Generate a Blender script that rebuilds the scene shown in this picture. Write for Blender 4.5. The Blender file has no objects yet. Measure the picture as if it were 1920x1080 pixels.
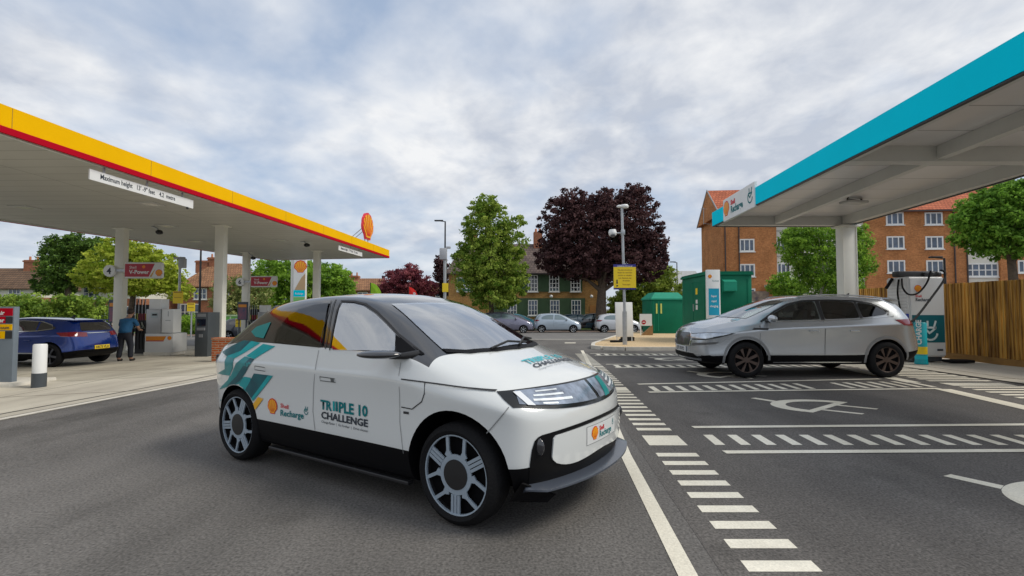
import bpy, bmesh, math, random
from mathutils import Vector, Matrix
from mathutils.bvhtree import BVHTree
R = math.radians
random.seed(7)
SC = bpy.context.scene
COL = SC.collection
# ---------------------------------------------------------------- camera, sky, sun, exposure
CAM_H = 1.36; FPX = 940.0; F0 = 1227.0; K = FPX/F0      # plan distances below are drafted at F0 and laid out times K
PITCH = math.atan(38/FPX)
cam_d = bpy.data.cameras.new('camera'); cam = bpy.data.objects.new('camera', cam_d); COL.objects.link(cam)
cam_d.sensor_width = 36; cam_d.lens = FPX/1920*36; cam_d.clip_end = 3000; cam_d.clip_start = 0.05
cam.location = (0, 0, CAM_H); cam.rotation_euler = (R(90)+PITCH, 0, 0)
SC.camera = cam
SUN_EL, SUN_AZ = 48, 100          # azimuth measured clockwise from +Y
w = bpy.data.worlds.new('World'); SC.world = w; w.use_nodes = True
nt = w.node_tree; N = nt.nodes; L = nt.links; N.clear()
out = N.new('ShaderNodeOutputWorld'); bg = N.new('ShaderNodeBackground'); bg.inputs[1].default_value = 1.0
sky = N.new('ShaderNodeTexSky'); sky.sky_type = 'NISHITA'; sky.sun_disc = False
sky.sun_elevation = R(SUN_EL); sky.sun_rotation = R(SUN_AZ)
tc = N.new('ShaderNodeTexCoord'); sep = N.new('ShaderNodeSeparateXYZ'); L.new(tc.outputs['Generated'], sep.inputs[0])
def wm(op, a, b=None, c=None, clamp=False):
    n = N.new('ShaderNodeMath'); n.operation = op; n.use_clamp = clamp
    for i, x in enumerate((a, b, c)):
        if x is None: continue
        if isinstance(x, (int, float)): n.inputs[i].default_value = x
        else: L.new(x, n.inputs[i])
    return n.outputs[0]
zz = wm('MAXIMUM', sep.outputs[2], 0.0)
den = wm('ADD', zz, 0.24)
cx = wm('DIVIDE', sep.outputs[0], den); cy = wm('DIVIDE', sep.outputs[1], den)
cmb = N.new('ShaderNodeCombineXYZ'); L.new(cx, cmb.inputs[0]); L.new(cy, cmb.inputs[1])
mp = N.new('ShaderNodeMapping'); mp.inputs['Rotation'].default_value = (0, 0, R(28)); mp.inputs['Location'].default_value = (3.3, 1.2, 0.4)
mp.inputs['Scale'].default_value = (.95, .85, 1); L.new(cmb.outputs[0], mp.inputs[0])
def wnoise(scale, detail, rough, dist=0.0, off=0):
    n = N.new('ShaderNodeTexNoise'); n.inputs['Scale'].default_value = scale; n.inputs['Detail'].default_value = detail
    n.inputs['Roughness'].default_value = rough; n.inputs['Distortion'].default_value = dist
    a = N.new('ShaderNodeVectorMath'); a.inputs[1].default_value = (off, off*.7, off*.3); L.new(mp.outputs[0], a.inputs[0]); L.new(a.outputs[0], n.inputs[0])
    return n.outputs[0]
n1 = wnoise(0.62, 5, .5, .35); n2 = wnoise(2.3, 5, .5, .3, 7); n3 = wnoise(9.0, 4, .5, .0, 13)
den_c = wm('ADD', wm('MULTIPLY', n1, .55), wm('ADD', wm('MULTIPLY', n2, .35), wm('MULTIPLY', n3, .10)))
cov = wm('MULTIPLY', wm('SUBTRACT', den_c, 0.36), 6.0, clamp=True)      # cloud cover
cov = wm('MULTIPLY', cov, wm('ADD', wm('MULTIPLY', zz, 3.6), .38, clamp=True))
shade0 = wnoise(1.1, 5, .55, .4, 21); shade1 = wnoise(5.5, 5, .55, .2, 31); shade = wm('ADD', wm('MULTIPLY', shade0, .5), wm('MULTIPLY', shade1, .5))
sh = wm('MULTIPLY', wm('SUBTRACT', shade, 0.40), 5.0, clamp=True)
ccol = N.new('ShaderNodeMixRGB'); ccol.inputs[1].default_value = (.50, .545, .63, 1); ccol.inputs[2].default_value = (.83, .84, .855, 1); L.new(sh, ccol.inputs[0])
skys = N.new('ShaderNodeMixRGB'); skys.blend_type = 'MULTIPLY'; skys.inputs[0].default_value = 1; L.new(sky.outputs[0], skys.inputs[1]); skys.inputs[2].default_value = (.085, .085, .085, 1)
blue = N.new('ShaderNodeMixRGB'); blue.inputs[0].default_value = .55; L.new(skys.outputs[0], blue.inputs[1]); blue.inputs[2].default_value = (.50, .63, .84, 1)
mixc = N.new('ShaderNodeMixRGB'); L.new(cov, mixc.inputs[0]); L.new(blue.outputs[0], mixc.inputs[1]); L.new(ccol.outputs[0], mixc.inputs[2])
L.new(mixc.outputs[0], bg.inputs[0]); L.new(bg.outputs[0], out.inputs[0])
sd = bpy.data.lights.new('sun', 'SUN'); sd.energy = 2.2; sd.angle = R(22); sd.color = (1, .93, .82)
so = bpy.data.objects.new('sun', sd); COL.objects.link(so)
_az = R(SUN_AZ); _el = R(SUN_EL)
sdir = Vector((math.sin(_az)*math.cos(_el), math.cos(_az)*math.cos(_el), math.sin(_el)))
so.rotation_euler = sdir.to_track_quat('Z', 'Y').to_euler()
SC.view_settings.view_transform = 'Standard'; SC.view_settings.look = 'None'; SC.view_settings.exposure = 0.12; SC.view_settings.gamma = 1
# ---------------------------------------------------------------- terrain and pixel helpers
def gz(x, y):
    s1 = min(1, max(0, (-x-4)/6)); s2 = min(1, max(0, (y-15)/40))
    return -.3*s1-.6*s2
def ray(u, v):
    a = (u-960)/FPX; b = (540-v)/FPX
    return Vector((a, math.cos(PITCH)-b*math.sin(PITCH), math.sin(PITCH)+b*math.cos(PITCH)))
def G(u, v, dz=0):
    """the place on the ground seen at a point of the photograph"""
    r = ray(u, v); t = 5.
    for _ in range(60):
        z = gz(r.x*t, r.y*t/K)+dz
        t = .5*t+.5*(z-CAM_H)/r.z
    return Vector((r.x*t, r.y*t))
def at(u, v, Y):
    r = ray(u, v); t = Y*K/r.y
    return Vector((r.x*t, Y*K, CAM_H+r.z*t))
def GO(u, v):
    g = G(u, v); return Vector((g.x, g.y/K))
def V2(x, y): return Vector((x, y*K))
def X(u, Y): return (u-960)/F0*Y
def Zh(v, Y): return at(960, v, Y).z
# ---------------------------------------------------------------- materials
MATS = {}
def mat(name, col=(.5, .5, .5), rough=.5, metal=0, spec=.5, var=0, vscale=3., bump=0, bscale=40., coat=0, col2=None, trans=0, emit=0, detail=4):
    if name in MATS: return MATS[name]
    m = bpy.data.materials.new(name); m.use_nodes = True; nt = m.node_tree; b = nt.nodes['Principled BSDF']
    b.inputs['Roughness'].default_value = rough; b.inputs['Metallic'].default_value = metal
    b.inputs['Specular IOR Level'].default_value = spec; b.inputs['Coat Weight'].default_value = coat; b.inputs['Coat Roughness'].default_value = .04
    b.inputs['Base Color'].default_value = (*col, 1)
    if trans: b.inputs['Transmission Weight'].default_value = trans
    if emit: b.inputs['Emission Color'].default_value = (*col, 1); b.inputs['Emission Strength'].default_value = emit
    tc = nt.nodes.new('ShaderNodeTexCoord')
    if var or col2:
        n = nt.nodes.new('ShaderNodeTexNoise'); n.inputs['Scale'].default_value = vscale; n.inputs['Detail'].default_value = detail; n.inputs['Roughness'].default_value = .6
        nt.links.new(tc.outputs['Object'], n.inputs[0])
        r = nt.nodes.new('ShaderNodeValToRGB'); e = r.color_ramp.elements; e[0].position = .3; e[1].position = .7
        a = col2 if col2 else tuple(c*(1-var) for c in col); bb = col if col2 else tuple(min(1, c*(1+var)) for c in col)
        e[0].color = (*a, 1); e[1].color = (*bb, 1)
        nt.links.new(n.outputs[0], r.inputs[0]); nt.links.new(r.outputs[0], b.inputs['Base Color'])
    if bump:
        n = nt.nodes.new('ShaderNodeTexNoise'); n.inputs['Scale'].default_value = bscale; n.inputs['Detail'].default_value = 5
        nt.links.new(tc.outputs['Object'], n.inputs[0]); bp = nt.nodes.new('ShaderNodeBump'); bp.inputs['Strength'].default_value = bump; bp.inputs['Distance'].default_value = .02
        nt.links.new(n.outputs[0], bp.inputs['Height']); nt.links.new(bp.outputs[0], b.inputs['Normal'])
    MATS[name] = m; return m
def brickmat(name, c1, c2, mortar, bw=.225, bh=.075, ms=.01, rough=.9, tile=False):
    if name in MATS: return MATS[name]
    m = bpy.data.materials.new(name); m.use_nodes = True; nt = m.node_tree; b = nt.nodes['Principled BSDF']; b.inputs['Roughness'].default_value = rough; b.inputs['Specular IOR Level'].default_value = .15
    N = nt.nodes; L = nt.links
    tc = N.new('ShaderNodeTexCoord'); s = N.new('ShaderNodeSeparateXYZ'); L.new(tc.outputs['Object'], s.inputs[0])
    a = N.new('ShaderNodeMath'); a.operation = 'ADD'; L.new(s.outputs[0], a.inputs[0]); L.new(s.outputs[1], a.inputs[1])
    c = N.new('ShaderNodeCombineXYZ'); L.new(a.outputs[0] if not tile else s.outputs[0], c.inputs[0]); L.new(s.outputs[2], c.inputs[1])
    br = N.new('ShaderNodeTexBrick'); L.new(c.outputs[0], br.inputs[0]); br.inputs['Scale'].default_value = 1
    br.inputs['Brick Width'].default_value = bw; br.inputs['Row Height'].default_value = bh; br.inputs['Mortar Size'].default_value = ms
    br.inputs['Color1'].default_value = (*c1, 1); br.inputs['Color2'].default_value = (*c2, 1); br.inputs['Mortar'].default_value = (*mortar, 1)
    br.inputs['Bias'].default_value = 0
    n = N.new('ShaderNodeTexNoise'); n.inputs['Scale'].default_value = .9; n.inputs['Detail'].default_value = 6; L.new(tc.outputs['Object'], n.inputs[0])
    n2 = N.new('ShaderNodeTexNoise'); n2.inputs['Scale'].default_value = 7; n2.inputs['Detail'].default_value = 3; L.new(tc.outputs['Object'], n2.inputs[0])
    ad = N.new('ShaderNodeMath'); ad.operation = 'ADD'; L.new(n.outputs[0], ad.inputs[0]); L.new(n2.outputs[0], ad.inputs[1])
    mr = N.new('ShaderNodeMapRange'); mr.inputs[1].default_value = .6; mr.inputs[2].default_value = 1.4; mr.inputs[3].default_value = .62; mr.inputs[4].default_value = 1.35; L.new(ad.outputs[0], mr.inputs[0])
    mx = N.new('ShaderNodeMixRGB'); mx.blend_type = 'MULTIPLY'; mx.inputs[0].default_value = 1; L.new(br.outputs[0], mx.inputs[1]); L.new(mr.outputs[0], mx.inputs[2])
    L.new(mx.outputs[0], b.inputs['Base Color'])
    bp = N.new('ShaderNodeBump'); bp.inputs['Strength'].default_value = .4; bp.inputs['Distance'].default_value = .02; L.new(br.outputs[1], bp.inputs['Height']); bp.invert = True; L.new(bp.outputs[0], b.inputs['Normal'])
    MATS[name] = m; return m
def groundmat(name, c1, c2, speck=.3, bump=.4, rough=.85, joints=None, patch=.5, sscale=220., stain=0):
    m = bpy.data.materials.new(name); m.use_nodes = True; nt = m.node_tree; b = nt.nodes['Principled BSDF']
    N = nt.nodes; L = nt.links; tc = N.new('ShaderNodeTexCoord')
    def nz(sc, d, r=.6, mpv=None):
        n = N.new('ShaderNodeTexNoise'); n.inputs['Scale'].default_value = sc; n.inputs['Detail'].default_value = d; n.inputs['Roughness'].default_value = r
        if mpv:
            q = N.new('ShaderNodeMapping'); q.inputs['Scale'].default_value = mpv[0]; q.inputs['Rotation'].default_value = (0, 0, mpv[1]); L.new(tc.outputs['Object'], q.inputs[0]); L.new(q.outputs[0], n.inputs[0])
        else: L.new(tc.outputs['Object'], n.inputs[0])
        return n.outputs[0]
    big = nz(.22, 6, .62); trk = nz(.9, 4, .6, ((1.0, .16, 1), R(20))); fine = nz(sscale, 2, .5); mid = nz(38., 3, .6)
    def mth(op, a, bb):
        n = N.new('ShaderNodeMath'); n.operation = op
        for i, x in enumerate((a, bb)):
            if isinstance(x, (int, float)): n.inputs[i].default_value = x
            else: L.new(x, n.inputs[i])
        return n.outputs[0]
    s = mth('ADD', mth('MULTIPLY', big, .55), mth('MULTIPLY', trk, .45))
    r = N.new('ShaderNodeMapRange'); r.inputs[1].default_value = .5-.11/patch; r.inputs[2].default_value = .5+.11/patch; L.new(s, r.inputs[0])
    mx = N.new('ShaderNodeMixRGB'); mx.inputs[1].default_value = (*c1, 1); mx.inputs[2].default_value = (*c2, 1); L.new(r.outputs[0], mx.inputs[0])
    sp = N.new('ShaderNodeMapRange'); sp.inputs[1].default_value = .3; sp.inputs[2].default_value = .7; sp.inputs[3].default_value = 1-speck; sp.inputs[4].default_value = 1+speck
    L.new(mth('ADD', mth('MULTIPLY', fine, .65), mth('MULTIPLY', mid, .35)), sp.inputs[0])
    m2 = N.new('ShaderNodeMixRGB'); m2.blend_type = 'MULTIPLY'; m2.inputs[0].default_value = 1; L.new(mx.outputs[0], m2.inputs[1]); L.new(sp.outputs[0], m2.inputs[2])
    last = m2.outputs[0]
    if stain:
        sn = N.new('ShaderNodeMapRange'); sn.inputs[1].default_value = .60; sn.inputs[2].default_value = .74; sn.inputs[3].default_value = 1; sn.inputs[4].default_value = 1-stain; L.new(nz(1.1, 3, .5), sn.inputs[0])
        sn2 = N.new('ShaderNodeMapRange'); sn2.inputs[1].default_value = .585; sn2.inputs[2].default_value = .66; sn2.inputs[3].default_value = 1; sn2.inputs[4].default_value = 1-stain*.8; L.new(nz(.45, 5, .65, ((1, .35, 1), R(-12))), sn2.inputs[0])
        m4 = N.new('ShaderNodeMixRGB'); m4.blend_type = 'MULTIPLY'; m4.inputs[0].default_value = 1; L.new(last, m4.inputs[1]); L.new(mth('MULTIPLY', sn.outputs[0], sn2.outputs[0]), m4.inputs[2]); last = m4.outputs[0]
    if joints:
        br = N.new('ShaderNodeTexBrick'); L.new(tc.outputs['Object'], br.inputs[0]); br.inputs['Scale'].default_value = 1
        br.inputs['Brick Width'].default_value = joints[0]; br.inputs['Row Height'].default_value = joints[1]; br.inputs['Mortar Size'].default_value = joints[2]; br.offset = 0
        br.inputs['Color1'].default_value = (1, 1, 1, 1); br.inputs['Color2'].default_value = (.82, .82, .80, 1); br.inputs['Mortar'].default_value = (.3, .28, .25, 1)
        m3 = N.new('ShaderNodeMixRGB'); m3.blend_type = 'MULTIPLY'; m3.inputs[0].default_value = 1; L.new(last, m3.inputs[1]); L.new(br.outputs[0], m3.inputs[2]); last = m3.outputs[0]
    L.new(last, b.inputs['Base Color']); b.inputs['Roughness'].default_value = rough; b.inputs['Specular IOR Level'].default_value = .35
    bp = N.new('ShaderNodeBump'); bp.inputs['Strength'].default_value = bump; bp.inputs['Distance'].default_value = .006; L.new(fine, bp.inputs['Height']); L.new(bp.outputs[0], b.inputs['Normal'])
    MATS[name] = m; return m
def leafmat(name, c=None, c2=None, tr=.35):
    if name in MATS: return MATS[name]
    m = bpy.data.materials.new(name); m.use_nodes = True; nt = m.node_tree; b = nt.nodes['Principled BSDF']; N = nt.nodes; L = nt.links
    at_ = N.new('ShaderNodeAttribute'); at_.attribute_name = 'tone'
    mx = N.new('ShaderNodeMixRGB'); mx.inputs[1].default_value = (*c, 1); mx.inputs[2].default_value = (*c2, 1); L.new(at_.outputs['Fac'], mx.inputs[0])
    L.new(mx.outputs[0], b.inputs['Base Color']); b.inputs['Roughness'].default_value = .6; b.inputs['Specular IOR Level'].default_value = .2
    t = N.new('ShaderNodeBsdfTranslucent'); L.new(mx.outputs[0], t.inputs[0]); ms = N.new('ShaderNodeMixShader'); ms.inputs[0].default_value = tr
    L.new(b.outputs[0], ms.inputs[1]); L.new(t.outputs[0], ms.inputs[2]); L.new(ms.outputs[0], N['Material Output'].inputs[0])
    MATS[name] = m; return m
white = mat('white_paint', (.76, .77, .76), .35, var=.03, vscale=2)
offw = mat('offwhite_paint', (.66, .66, .62), .45, var=.06, vscale=1.5)
blackp = mat('black_plastic', (.012, .012, .013), .45)
rubber = mat('rubber', (.012, .012, .013), .8, spec=.15, bump=.3, bscale=60)
dgrey = mat('dark_grey_metal', (.055, .065, .075), .45, var=.1)
steel = mat('galvanised_steel', (.42, .44, .46), .4, metal=.5, var=.15, vscale=6)
yellow = mat('yellow_paint', (.88, .485, .0), .6, spec=.05, var=.04, vscale=.7)
red = mat('red_paint', (.45, .003, .018), .6, spec=.05)
teal = mat('teal_paint', (.0, .69, .90), .6, spec=.03, var=.04, vscale=.5)
dteal = mat('dark_teal_paint', (.0, .12, .15), .35)
shellred = mat('emblem_red', (.68, .02, .015), .4)
shellyel = mat('emblem_yellow', (.9, .40, .01), .4)
inkdark = mat('dark_ink', (.02, .03, .045), .5)
inkteal = mat('teal_ink', (.0, .17, .185), .5, spec=.2)
inkred = mat('red_ink', (.62, .02, .03), .5)
# ---------------------------------------------------------------- object helpers
def prop(o, label=None, cat=None, group=None, kind=None):
    if label: o['label'] = label
    if cat: o['category'] = cat
    if group: o['group'] = group
    if kind: o['kind'] = kind
    return o
def thing(name, label, cat, loc=(0, 0, 0), rotz=0, group=None):
    o = bpy.data.objects.new(name, None); COL.objects.link(o); o.location = (loc[0], loc[1]*K, loc[2]); o.rotation_euler = (0, 0, rotz); o.empty_display_size = .2
    return prop(o, label, cat, group)
def link(name, me, mats, parent=None, smooth=None, label=None):
    o = bpy.data.objects.new(name, me); COL.objects.link(o)
    for m in (mats if isinstance(mats, (list, tuple)) else [mats]): me.materials.append(m)
    if parent is not None: o.parent = parent
    if smooth:
        me.polygons.foreach_set('use_smooth', [True]*len(me.polygons)); me.set_sharp_from_angle(angle=R(smooth))
    if label: o['label'] = label
    return o
class MB:
    def __init__(s): s.bm = bmesh.new(); s.mi = 0
    def _fin(s, f0):
        if s.mi:
            for f in s.bm.faces[f0:] if False else list(s.bm.faces)[f0:]: f.material_index = s.mi
    def box(s, c, d, rz=0, bev=0, rx=0, ry=0):
        M = Matrix.Translation(c) @ Matrix.Rotation(rz, 4, 'Z') @ Matrix.Rotation(ry, 4, 'Y') @ Matrix.Rotation(rx, 4, 'X') @ Matrix.Diagonal((*d, 1))
        f0 = len(s.bm.faces); r = bmesh.ops.create_cube(s.bm, size=1, matrix=M)
        if bev:
            es = list({e for v in r['verts'] for e in v.link_edges}); bmesh.ops.bevel(s.bm, geom=es, offset=bev, segments=2, affect='EDGES', profile=.5)
        s._fin(f0); return s
    def b2(s, x0, x1, y0, y1, z0, z1, bev=0): return s.box(((x0+x1)/2, (y0+y1)/2, (z0+z1)/2), (abs(x1-x0), abs(y1-y0), abs(z1-z0)), bev=bev)
    def prism(s, pts, vec, cap=True):
        f0 = len(s.bm.faces); vec = Vector(vec); a = [s.bm.verts.new(p) for p in pts]; b = [s.bm.verts.new(Vector(p)+vec) for p in pts]; n = len(a)
        for i in range(n): s.bm.faces.new((a[i], a[(i+1) % n], b[(i+1) % n], b[i]))
        if cap: s.bm.faces.new(a[::-1]); s.bm.faces.new(b)
        s._fin(f0); return s
    def face(s, pts):
        f0 = len(s.bm.faces); s.bm.faces.new([s.bm.verts.new(p) for p in pts]); s._fin(f0); return s
    def tube(s, path, r, seg=8, cap=True):
        f0 = len(s.bm.faces); path = [Vector(p) for p in path]; rs = r if isinstance(r, (list, tuple)) else [r]*len(path); rings = []; up = None
        for i, p in enumerate(path):
            d = (path[min(i+1, len(path)-1)]-path[max(i-1, 0)]).normalized()
            if up is None: up = d.orthogonal().normalized()
            up = (up-d*up.dot(d)).normalized() if (up-d*up.dot(d)).length > 1e-5 else d.orthogonal().normalized()
            q = d.cross(up)
            rings.append([s.bm.verts.new(p+(up*math.cos(2*math.pi*k/seg)+q*math.sin(2*math.pi*k/seg))*rs[i]) for k in range(seg)])
        for a, b in zip(rings, rings[1:]):
            for k in range(seg): s.bm.faces.new((a[k], a[(k+1) % seg], b[(k+1) % seg], b[k]))
        if cap: s.bm.faces.new(rings[0][::-1]); s.bm.faces.new(rings[-1])
        s._fin(f0); return s
    def lathe(s, prof, seg=32, M=None, closed=False):
        f0 = len(s.bm.faces); M = M or Matrix(); rings = []
        for r, z in prof:
            rings.append([s.bm.verts.new(M @ Vector((max(r, 1e-4)*math.cos(2*math.pi*k/seg), max(r, 1e-4)*math.sin(2*math.pi*k/seg), z))) for k in range(seg)])
        prs = list(zip(rings, rings[1:]))+([(rings[-1], rings[0])] if closed else [])
        for a, b in prs:
            for k in range(seg): s.bm.faces.new((a[k], a[(k+1) % seg], b[(k+1) % seg], b[k]))
        s._fin(f0); return s
    def ball(s, c, r, sc=(1, 1, 1), sub=2, rot=None):
        f0 = len(s.bm.faces); M = Matrix.Translation(c) @ (rot or Matrix()) @ Matrix.Diagonal((r*sc[0], r*sc[1], r*sc[2], 1))
        bmesh.ops.create_icosphere(s.bm, subdivisions=sub, radius=1, matrix=M); s._fin(f0); return s
    def build(s, name, mats, parent=None, smooth=None, label=None, recalc=True):
        if recalc: bmesh.ops.recalc_face_normals(s.bm, faces=s.bm.faces)
        me = bpy.data.meshes.new(name); s.bm.to_mesh(me); s.bm.free()
        return link(name, me, mats, parent, smooth, label)
def one(name, mb, m, label, cat, group=None, smooth=None, kind=None):
    return prop(mb.build(name, m, None, smooth), label, cat, group, kind)
def copy_tree(o, parent=None):
    c = o.copy(); COL.objects.link(c); c.parent = parent
    for ch in list(o.children): copy_tree(ch, c)
    return c
# flat shapes: bmesh in the XY plane that can be cut into a grid and mapped anywhere
def flat(polys):
    bm = bmesh.new()
    for p in polys:
        vs = [bm.verts.new((q[0], q[1], 0)) for q in p]; bm.faces.new(vs)
    return bm
def gridcut(bm, step, xs=None, ys=None):
    if not bm.verts: return bm
    x0 = min(v.co.x for v in bm.verts); x1 = max(v.co.x for v in bm.verts); y0 = min(v.co.y for v in bm.verts); y1 = max(v.co.y for v in bm.verts)
    if xs is None:
        sx, sy = step if isinstance(step, tuple) else (step, step)
        xs = [x0+sx*(i+.5) for i in range(int((x1-x0)/sx)+1)]; ys = [y0+sy*(i+.5) for i in range(int((y1-y0)/sy)+1)]
    for x in xs:
        if x0 < x < x1: bmesh.ops.bisect_plane(bm, geom=bm.verts[:]+bm.edges[:]+bm.faces[:], plane_co=(x, 0, 0), plane_no=(1, 0, 0))
    for y in ys:
        if y0 < y < y1: bmesh.ops.bisect_plane(bm, geom=bm.verts[:]+bm.edges[:]+bm.faces[:], plane_co=(0, y, 0), plane_no=(0, 1, 0))
    return bm
def textbm(s, size=1., align='LEFT', bold=0., spacing=1., sx=1.):
    cu = bpy.data.curves.new('txt', 'FONT'); cu.body = s; cu.size = size; cu.align_x = align; cu.offset = bold; cu.resolution_u = 2; cu.space_character = spacing
    o = bpy.data.objects.new('txt', cu); COL.objects.link(o); dg = bpy.context.evaluated_depsgraph_get()
    me = bpy.data.meshes.new_from_object(o.evaluated_get(dg)); bm = bmesh.new(); bm.from_mesh(me)
    bpy.data.objects.remove(o); bpy.data.curves.remove(cu); bpy.data.meshes.remove(me)
    if sx != 1:
        for v in bm.verts: v.co.x *= sx
    return bm
def mapped(bm, f, name, m, parent=None, recalc=False, smooth=None, label=None):
    for v in bm.verts: v.co = f(v.co.x, v.co.y)
    me = bpy.data.meshes.new(name); bm.to_mesh(me); bm.free()
    return link(name, me, m, parent, smooth, label)
def plane_map(o, ex, ey, off=0.):
    o = Vector(o); ex = Vector(ex).normalized(); ey = Vector(ey).normalized(); n = ex.cross(ey)
    return lambda x, y: o+ex*x+ey*y+n*off
def drape(polys, name, m, dz, label=None, kind='structure', parent=None, one_=True):
    bm = flat(polys); gridcut(bm, 0, xs=[-10, -4], ys=[15, 55])
    bmesh.ops.recalc_face_normals(bm, faces=bm.faces)
    for f in bm.faces:
        if f.normal.z < 0: f.normal_flip()
    o = mapped(bm, lambda x, y: Vector((x, y*K, gz(x, y)+dz)), name, m, parent)
    if parent is None: o['kind'] = kind
    return o
def pecten():
    """scallop emblem: outline (red), inner shell (yellow) and its ribs; unit height"""
    def outline(s, k=0.):
        p = []
        n = 7
        for i in range(n):
            a0 = R(-22)+R(224)*i/n; a1 = R(-22)+R(224)*(i+1)/n
            for t in (0, .25, .5, .75):
                a = a0+(a1-a0)*t; rr = .5*s+.022*math.sin(math.pi*t)
                p.append((rr*1.04*math.cos(a), .06+rr*math.sin(a)))
        p += [(-.47*s, -.16*s+.02), (-.30*s, -.30*s), (-.24*s, -.44*s), (.24*s, -.44*s), (.30*s, -.30*s), (.47*s, -.16*s+.02)]
        return p
    ribs = []
    for i in range(1, 7):
        a = R(-22)+R(224)*i/7; c, s_ = math.cos(a), math.sin(a); e = (.45*c*1.04, .06+.45*s_); b = (.09*(i-3.5)/-2.5*1.2, -.30)
        nx, ny = -(e[1]-b[1]), e[0]-b[0]; l = math.hypot(nx, ny); nx /= l; ny /= l; w_ = .014
        ribs.append([(b[0]-nx*w_, b[1]-ny*w_), (b[0]+nx*w_, b[1]+ny*w_), (e[0]+nx*w_*1.2, e[1]+ny*w_*1.2), (e[0]-nx*w_*1.2, e[1]-ny*w_*1.2)])
    return [outline(1)], [outline(.86)], ribs
def emblem(f, cx, cy, s, parent, off0=.002, step=.0012, names=('emblem', 'emblem_fill', 'emblem_rib')):
    """f(x, y, off) maps the sign's flat frame to space"""
    a, b, c = pecten()
    sc = lambda P: [[(cx+x*s, cy+y*s) for x, y in p] for p in P]
    mapped(flat(sc(a)), lambda x, y: f(x, y, off0), names[0], shellred, parent)
    mapped(flat(sc(b)), lambda x, y: f(x, y, off0+step), names[1], shellyel, parent)
    mapped(flat(sc(c)), lambda x, y: f(x, y, off0+2*step), names[2], shellred, parent)
def plugmark(cx, cy, s):
    """little plug icon: loop of cable and a two-pin plug, as flat polygons"""
    P = []
    def stroke(a, b, w_=.05):
        dx, dy = b[0]-a[0], b[1]-a[1]; l = math.hypot(dx, dy); nx, ny = -dy/l*w_, dx/l*w_
        P.append([(a[0]+nx, a[1]+ny), (a[0]-nx, a[1]-ny), (b[0]-nx, b[1]-ny), (b[0]+nx, b[1]+ny)])
    arc = [(.36*math.cos(R(t)), -.15+.36*math.sin(R(t))) for t in range(135, 425-60, 20)]
    for a, b in zip(arc, arc[1:]): stroke(a, b)
    stroke((-.3, .12), (.32, .1)); stroke((-.12, .14), (-.12, .45)); stroke((.2, .14), (.3, .45)); stroke((0, -.15), (.3, .1)); stroke((-.3, .1), (0, -.2))
    return [[(cx+x*s, cy+y*s) for x, y in p] for p in P]
def recharge_logo(f, x0, y0, h, parent, off=.002, plug=True, big=None):
    """emblem on the left, two lines of lettering, plug mark; (x0, y0) lower left, h overall height"""
    emblem(f, x0+h*.42, y0+h*.5, h*.86, parent, off)
    b = textbm('Shell', h*.36, bold=.006*h*3); mapped(b, lambda x, y: f(x0+h*1.12+x, y0+h*.62+y, off), 'lettering', inkred, parent)
    b = textbm('Recharge', h*.55, bold=.006*h*3, sx=.86); mapped(b, lambda x, y: f(x0+h*1.12+x, y0+h*.16+y, off), 'lettering', inkteal, parent)
    if plug: mapped(flat(plugmark(x0+h*3.35, y0+h*.66, h*.6)), lambda x, y: f(x, y, off), 'plug_mark', inkteal, parent)
# ================================================================ THE SETTING
asphalt = groundmat('asphalt', (.094, .089, .083), (.166, .157, .147), speck=.55, bump=.9, patch=1.0, sscale=62., stain=.3)
roadm = groundmat('road_asphalt', (.15, .145, .14), (.20, .195, .19), speck=.2, bump=.3)
concrete = groundmat('concrete', (.42, .385, .32), (.64, .60, .50), speck=.12, bump=.25, joints=(3.1, 2.3, .025), patch=1.1, stain=.2)
conc2 = groundmat('paving_concrete', (.38, .35, .30), (.55, .52, .45), speck=.15, bump=.25, joints=(2.4, 2.4, .02), patch=.8)
paintm = groundmat('marking_paint', (.62, .58, .47), (.86, .82, .70), speck=.16, bump=.3, patch=1.2, sscale=90., stain=.22)
gravelm = groundmat('gravel', (.50, .36, .20), (.62, .47, .28), speck=.5, bump=1., sscale=60.)
grassm = groundmat('verge_grass', (.05, .09, .02), (.09, .15, .03), speck=.4, bump=1., sscale=60.)
bm = bmesh.new(); gx = [-600, -10, -4, 600]; gy = [-300, 15, 55, 1200]
gv = [[bm.verts.new((x, y*K, gz(x, y))) for y in gy] for x in gx]
for i in range(3):
    for j in range(3): bm.faces.new((gv[i][j], gv[i+1][j], gv[i+1][j+1], gv[i][j+1]))
me = bpy.data.meshes.new('ground'); bm.to_mesh(me); bm.free()
prop(link('ground', me, asphalt), kind='structure')
fe = [(-10.2, -12), (-8.14, 0), (-6.9, 8.4), (-6.1, 13.7), (-5.2, 22), (-5.0, 34)]
drape([[(-34, -12)]+fe+[(-34, 34)]], 'forecourt', concrete, .004)
def ribbon(pts, w0, off=0.):
    P = []; pts = [Vector(p) for p in pts]; a = []; b = []
    for i, p in enumerate(pts):
        d = (pts[min(i+1, len(pts)-1)]-pts[max(i-1, 0)]).normalized(); n = Vector((-d.y, d.x))
        a.append(p+n*(off+w0/2)); b.append(p+n*(off-w0/2))
    return [[tuple(b[i]), tuple(b[i+1]), tuple(a[i+1]), tuple(a[i])] for i in range(len(pts)-1)]
drape(ribbon(fe[:5], .16, .10), 'kerb_strip', mat('kerb_concrete', (.60, .57, .50), .8, var=.15, vscale=5), .009)
drape(ribbon(fe[:5], .05, .62), 'drain_channel', mat('drain_dark', (.06, .055, .05), .8), .009)
drape(ribbon(fe[:5], .03, .2), 'kerb_gap', mat('drain_dark'), .013)
drape([[(-60, 34.2), (60, 34.2), (60, 53), (-60, 53)]], 'road', roadm, .004)
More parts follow.
